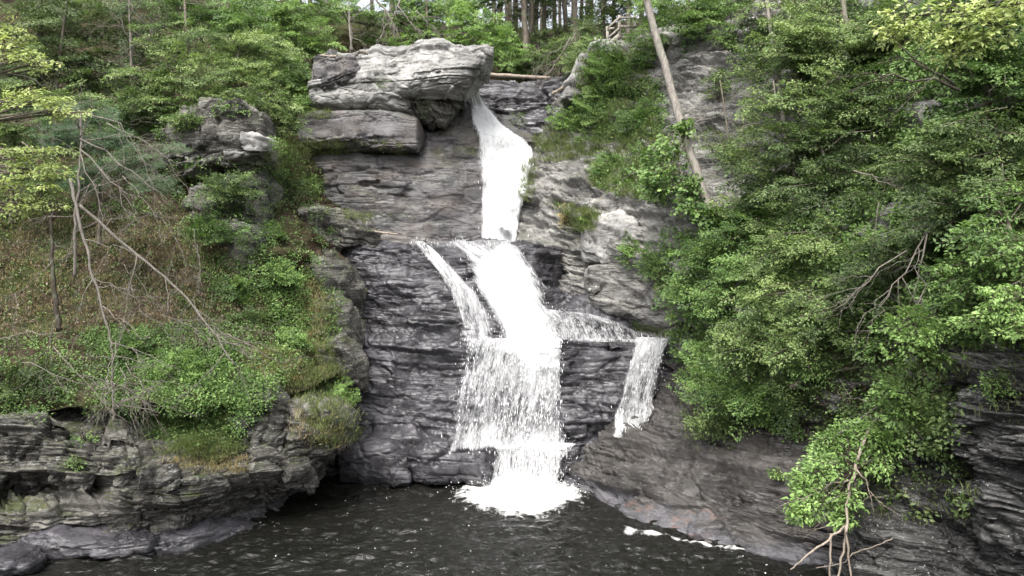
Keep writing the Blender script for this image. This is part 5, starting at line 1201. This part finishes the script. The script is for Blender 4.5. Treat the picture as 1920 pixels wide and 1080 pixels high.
shrub('small weed sprouting from the face of the left ledge', 158, 822, 22, 10, 'mid', L=.08, group=shg, tone=.6, n=10)
shrub('small leafy plant growing low on the lichened ledge', 140, 868, 24, 12, 'mid', L=.08, group=shg, tone=.5, n=10, cover=1.6)
shrub('pale bush at the foot of the black crag', 430, 350, 60, 30, 'olive', L=.09, group=shg, tone=.4)
shrub('mixed bush on the slope under the pale faced block', 400, 430, 60, 34, 'mid', L=.09, group=shg, tone=.4, cover=3)
shrub('leafy bush behind the top of the black crag', 470, 190, 44, 24, 'olive', L=.10, group=shg, tone=.6, d=33.4)
shrub('leafy spray hiding the left top of the black crag', 350, 222, 44, 22, 'olive', L=.11, group=shg, tone=.6, d=31.8)
shrub('small spray drooping over the middle of the black crag', 430, 205, 34, 14, 'mid', L=.11, group=shg, tone=.65, d=31.4)
shrub('round shrub left of the caprock end', 560, 200, 34, 24, 'mid', L=.10, group=shg, tone=.7, d=41)

# ---- background wood --------------------------------------------------------------------------
BG = 'young trees behind the caprock'
def bt(label, trunk, r0, blobs, leaf, **k): return tree('background_tree', label, 'tree', BG, trunk, r0, blobs, leaf, **k)
bt('bright rounded tree right behind the beak of the caprock', [(905, 135, 48), (900, 80, 48.4), (895, 20, 49)], .10, [(905, 60, 48, 62, 45, .65), (945, 85, 47.6, 48, 38, .65), (870, 35, 48.6, 45, 30, .7), (895, 105, 47.4, 40, 22, .5), (965, 110, 47, 34, 22, .5), (850, 80, 48, 30, 25, .6)], 'bright', cover=4, L=.15)
for (px, py, d, rx, ry, lf, lb) in [(960, 40, 58, 50, 22, 'mid', 'low green understorey tree among the trunks behind the round bright tree'), (1040, 55, 56, 46, 22, 'olive', 'low olive understorey tree among the trunks left of the wooden steps'), (1120, 30, 60, 55, 26, 'mid', 'leafy understorey tree in the wood straight behind the wooden steps'), (860, 5, 58, 50, 26, 'mid', 'high leafy tree in the wood over the caprock beak'), (1000, 5, 66, 60, 16, 'dark', 'dark high foliage of a tree among the far trunks')]:
    bt(lb, [(px, py + 60, d), (px + 3, py, d)], .1, [(px, py, d, rx, ry, .6), (px - 30, py + 15, d, rx * .6, ry * .7, .5)], lf, cover=2.0, L=.18)
bt('feathery green tree left behind the caprock hump', [(800, 95, 49), (800, 20, 49.4), (798, -60, 50)], .12, [(790, 60, 49, 50, 35, .6), (740, 30, 49.5, 55, 30, .6), (820, 20, 50, 50, 35, .65), (770, 5, 50, 60, 30, .6)], 'mid', cover=3.2, L=.15, flat=.7)
bt('pale tree over the eroded soil bank', [(660, 95, 47), (655, 40, 47.2), (655, -60, 48)], .07, [(690, 30, 48.5, 50, 26, .6), (640, 10, 48, 50, 30, .75), (700, 70, 49, 40, 18, .5)], 'mid', bark='barkp', cover=2.4, L=.14, twigs=5)
bt('low bushy tree between the log and the right rim', [(1010, 135, 48), (1010, 90, 48)], .08, [(1010, 110, 47.4, 45, 26, .45), (1050, 90, 47.6, 45, 36, .5), (975, 125, 47, 35, 14, .4)], 'olive', cover=3, L=.13)
bt('small tree below the wooden steps platform', [(1090, 120, 44.5), (1086, 60, 44.6)], .07, [(1090, 90, 44, 34, 34, .55), (1070, 120, 43.6, 28, 24, .6), (1100, 50, 45, 30, 24, .5)], 'olive', cover=2.6, L=.13)
bt('green sapling growing up behind the broken stump', [(742, 95, 47.5), (745, 50, 47.6)], .05, [(745, 80, 47.2, 34, 16, .6), (770, 90, 47, 30, 12, .6)], 'bright', cover=3, L=.13)
tangle('fallen grey dead treetop behind the caprock', [((700, -10, 47), (760, 70, 46.6), .07), ((750, 0, 47), (700, 90, 46.6), .06), ((745, 10, 46.8), (790, 60, 46.4), .05), ((780, 20, 47), (830, 60, 46.6), .04)], kids=6)
tangle('thin bare sapling standing on the left shoulder of the caprock', [((657, 102, 41.5), (658, 30, 41.5), .045), ((658, 40, 41.5), (700, 0, 41.4), .03)], kids=2, depth=1, droop=0, spread=.2)
log('fallen trunk lying down the eroded soil bank', [(622, 30, 49), (690, 45, 49.2), (770, 62, 49.4)], .14, 'barkp', r1=.07)
log('pale dead trunk at the top edge left of the caprock', [(606, 40, 44.5), (609, 10, 44.6), (614, -40, 44.8)], .20, 'barkp', 'snag', 'snag', 3)

# tall conifers of the wood beyond: one built tree, then copies of it and of its parts
CG = 'tall conifer trunks of the wood beyond the falls'
proto = []
for v in range(3):
    root = empty('conifer', (0, 0, 0), 'straight conifer of the far wood above the falls, one of a dense stand', 'conifer', CG)
    mb = MB(); h = 26
    pts = curve([(0, 0, -1), (.1, 0, 8), (.0 + .2 * v, .1, 17), (.1, 0, h)], 24, .03); mb.tube(pts, np.linspace(.22, .05, 24), 8)
    lv = Leaves()
    for k in range(30):
        z = 2 + 8 * rng.random(); a = rng.random() * 6.28; bare(mb, (0, 0, z), (math.cos(a) * 1.1, math.sin(a) * 1.1, z - .2), .025, 1, 3)
    for k in range(60):
        z = 3.0 + v * 2.2 + 21 * rng.random() ** 1.1; a = rng.random() * 6.28; r = (1.0 + 2.4 * (1 - z / 27)) * (.6 + .5 * rng.random())
        c = np.array([math.cos(a) * r * .6, math.sin(a) * r * .6, z])
        boughs(lv, None, c, (r * .55, r * .55, .4), 3, L=.20, wd=.4, cover=1.7, flat=.6, droop=.5, tone=.5)
    proto.append((root, mb.build('trunk', M['bark'], root, smooth=True), lv.build('crown', M['dark' if v != 1 else 'mid'], root)))
cr = np.random.default_rng(3)
spots = [(632, 70), (700, 68), (735, 60), (775, 64), (840, 66), (925, 58), (938, 62), (951, 56), (966, 66), (985, 55), (996, 57), (1004, 70), (1022, 62), (1040, 68), (1062, 58), (1078, 54), (1088, 72), (1108, 66), (1128, 60), (1150, 64), (1175, 58), (1205, 62), (1240, 56), (1290, 60), (890, 72), (865, 80), (1015, 82), (1050, 86), (1098, 88), (960, 84), (560, 66), (500, 62), (430, 60), (340, 58), (250, 60), (160, 58), (60, 60), (-40, 58), (580, 75), (470, 72), (300, 70), (120, 70)]
for i, (px, d) in enumerate(spots):
    pr = proto[i % 3]
    if i < 3: r_, parts = pr[0], None
    else:
        r_ = pr[0].copy(); C.objects.link(r_)
        for ch in pr[1:]:
            c2 = ch.copy(); C.objects.link(c2); c2.parent = r_
    z = CZ + (540 - (62 if px > 600 else 10)) / F * d - 1.0
    s = .85 + .35 * cr.random()
    r_.location = ((px - 960) / F * d, d, z); r_.scale = (s, s, s); r_.rotation_euler = (cr.normal(0, .02), cr.normal(0, .03), cr.random() * 6.28)

# ---- wooden steps and landing on the right rim ---------------------------------------------------
dk = empty('wooden_stairs', W(1165, 88, 46.5), 'weathered timber steps and railed landing half hidden in the trees on the right rim', 'wooden stairs')
def part(name, beams, lab=None):
    mb = MB()
    for b in beams: mb.beam(*b)
    return mb.build(name, M['wood'], dk)
d0 = 46.5; s = d0 / F
for (px, y0, y1) in [(1117, 70, 104), (1139, 50, 92), (1161, 29, 96), (1190, 29, 92)]: part('post', [(W(px, y0, d0), W(px, y1, d0), .16, .16)])
for (a, b) in [((1117, 75), (1139, 75)), ((1139, 53), (1161, 33)), ((1161, 33), (1194, 34)), ((1161, 49), (1194, 50)), ((1139, 72), (1161, 53)), ((1139, 54), (1152, 53))]:
    part('rail', [(W(*a, d0 - .12), W(*b, d0 - .12), .06, .12)])
for (px, y0, y1) in [(1161, 29, 92), (1190, 29, 92)]: part('post', [(W(px, y0, d0 + 1.7), W(px, y1, d0 + 1.7), .14, .14)])
part('rail', [(W(1161, 33, d0 + 1.7), W(1194, 34, d0 + 1.7), .06, .12)]); part('rail', [(W(1161, 50, d0 + 1.7), W(1194, 50, d0 + 1.7), .06, .12)])
part('landing', [(W(1159, 64 + 0 * k, d0 + .18 * k), W(1196, 64, d0 + .18 * k), .16, .05) for k in range(10)])
part('stringer', [(W(1137, 87, d0 - .1), W(1162, 66, d0 - .1), .06, .28)]); part('stringer', [(W(1137, 87, d0 + 1.2), W(1162, 66, d0 + 1.2), .06, .28)])
for k in range(6):
    t = k / 6; part('step', [(W(1139 + 23 * t, 86 - 20 * t, d0 - .05), W(1139 + 23 * t, 86 - 20 * t, d0 + 1.15), .28, .05)])
part('beam', [(W(1159, 69, d0 + .02), W(1196, 69, d0 + .02), .08, .2)])
# ================================================================== LIGHT AND CAMERA
cam = bpy.data.cameras.new('camera'); co = bpy.data.objects.new('camera', cam); C.objects.link(co)
cam.sensor_width = 36; cam.lens = F / 1920 * 36; cam.clip_end = 1000
co.location = (0, 0, CZ); co.rotation_euler = (math.radians(90), 0, 0)
bpy.context.scene.camera = co
EL, AZ = math.radians(58), math.radians(200)      # sun high, slightly behind the viewer
w = bpy.data.worlds.new('World'); bpy.context.scene.world = w; w.use_nodes = True
nt = w.node_tree; bg = nt.nodes['Background']
sky = nt.nodes.new('ShaderNodeTexSky'); sky.sky_type = 'NISHITA'; sky.sun_disc = False
sky.sun_elevation = EL; sky.sun_rotation = AZ; sky.dust_density = 6; sky.air_density = 1.0; sky.ozone_density = .6
hs = nt.nodes.new('ShaderNodeHueSaturation'); hs.inputs['Saturation'].default_value = .3; hs.inputs['Value'].default_value = 1.0      # thin cloud greys the blue
nt.links.new(sky.outputs[0], hs.inputs['Color']); nt.links.new(hs.outputs[0], bg.inputs[0]); bg.inputs[1].default_value = 0.15
sl = bpy.data.lights.new('sun', 'SUN'); sl.energy = 1.0; sl.angle = math.radians(25); sl.color = (1, .97, .92)
so = bpy.data.objects.new('sun', sl); C.objects.link(so)
D = Vector((math.sin(AZ) * math.cos(EL), math.cos(AZ) * math.cos(EL), math.sin(EL)))
so.rotation_euler = (-D).to_track_quat('-Z', 'Y').to_euler()
vs = bpy.context.scene.view_settings
vs.view_transform = 'Standard'; vs.look = 'None'; vs.exposure = EXPO; vs.gamma = 1
sc = bpy.context.scene
sc.cycles.max_bounces = 6; sc.cycles.transparent_max_bounces = 16; sc.cycles.diffuse_bounces = 4; sc.cycles.transmission_bounces = 4
sc.cycles.use_denoising = True
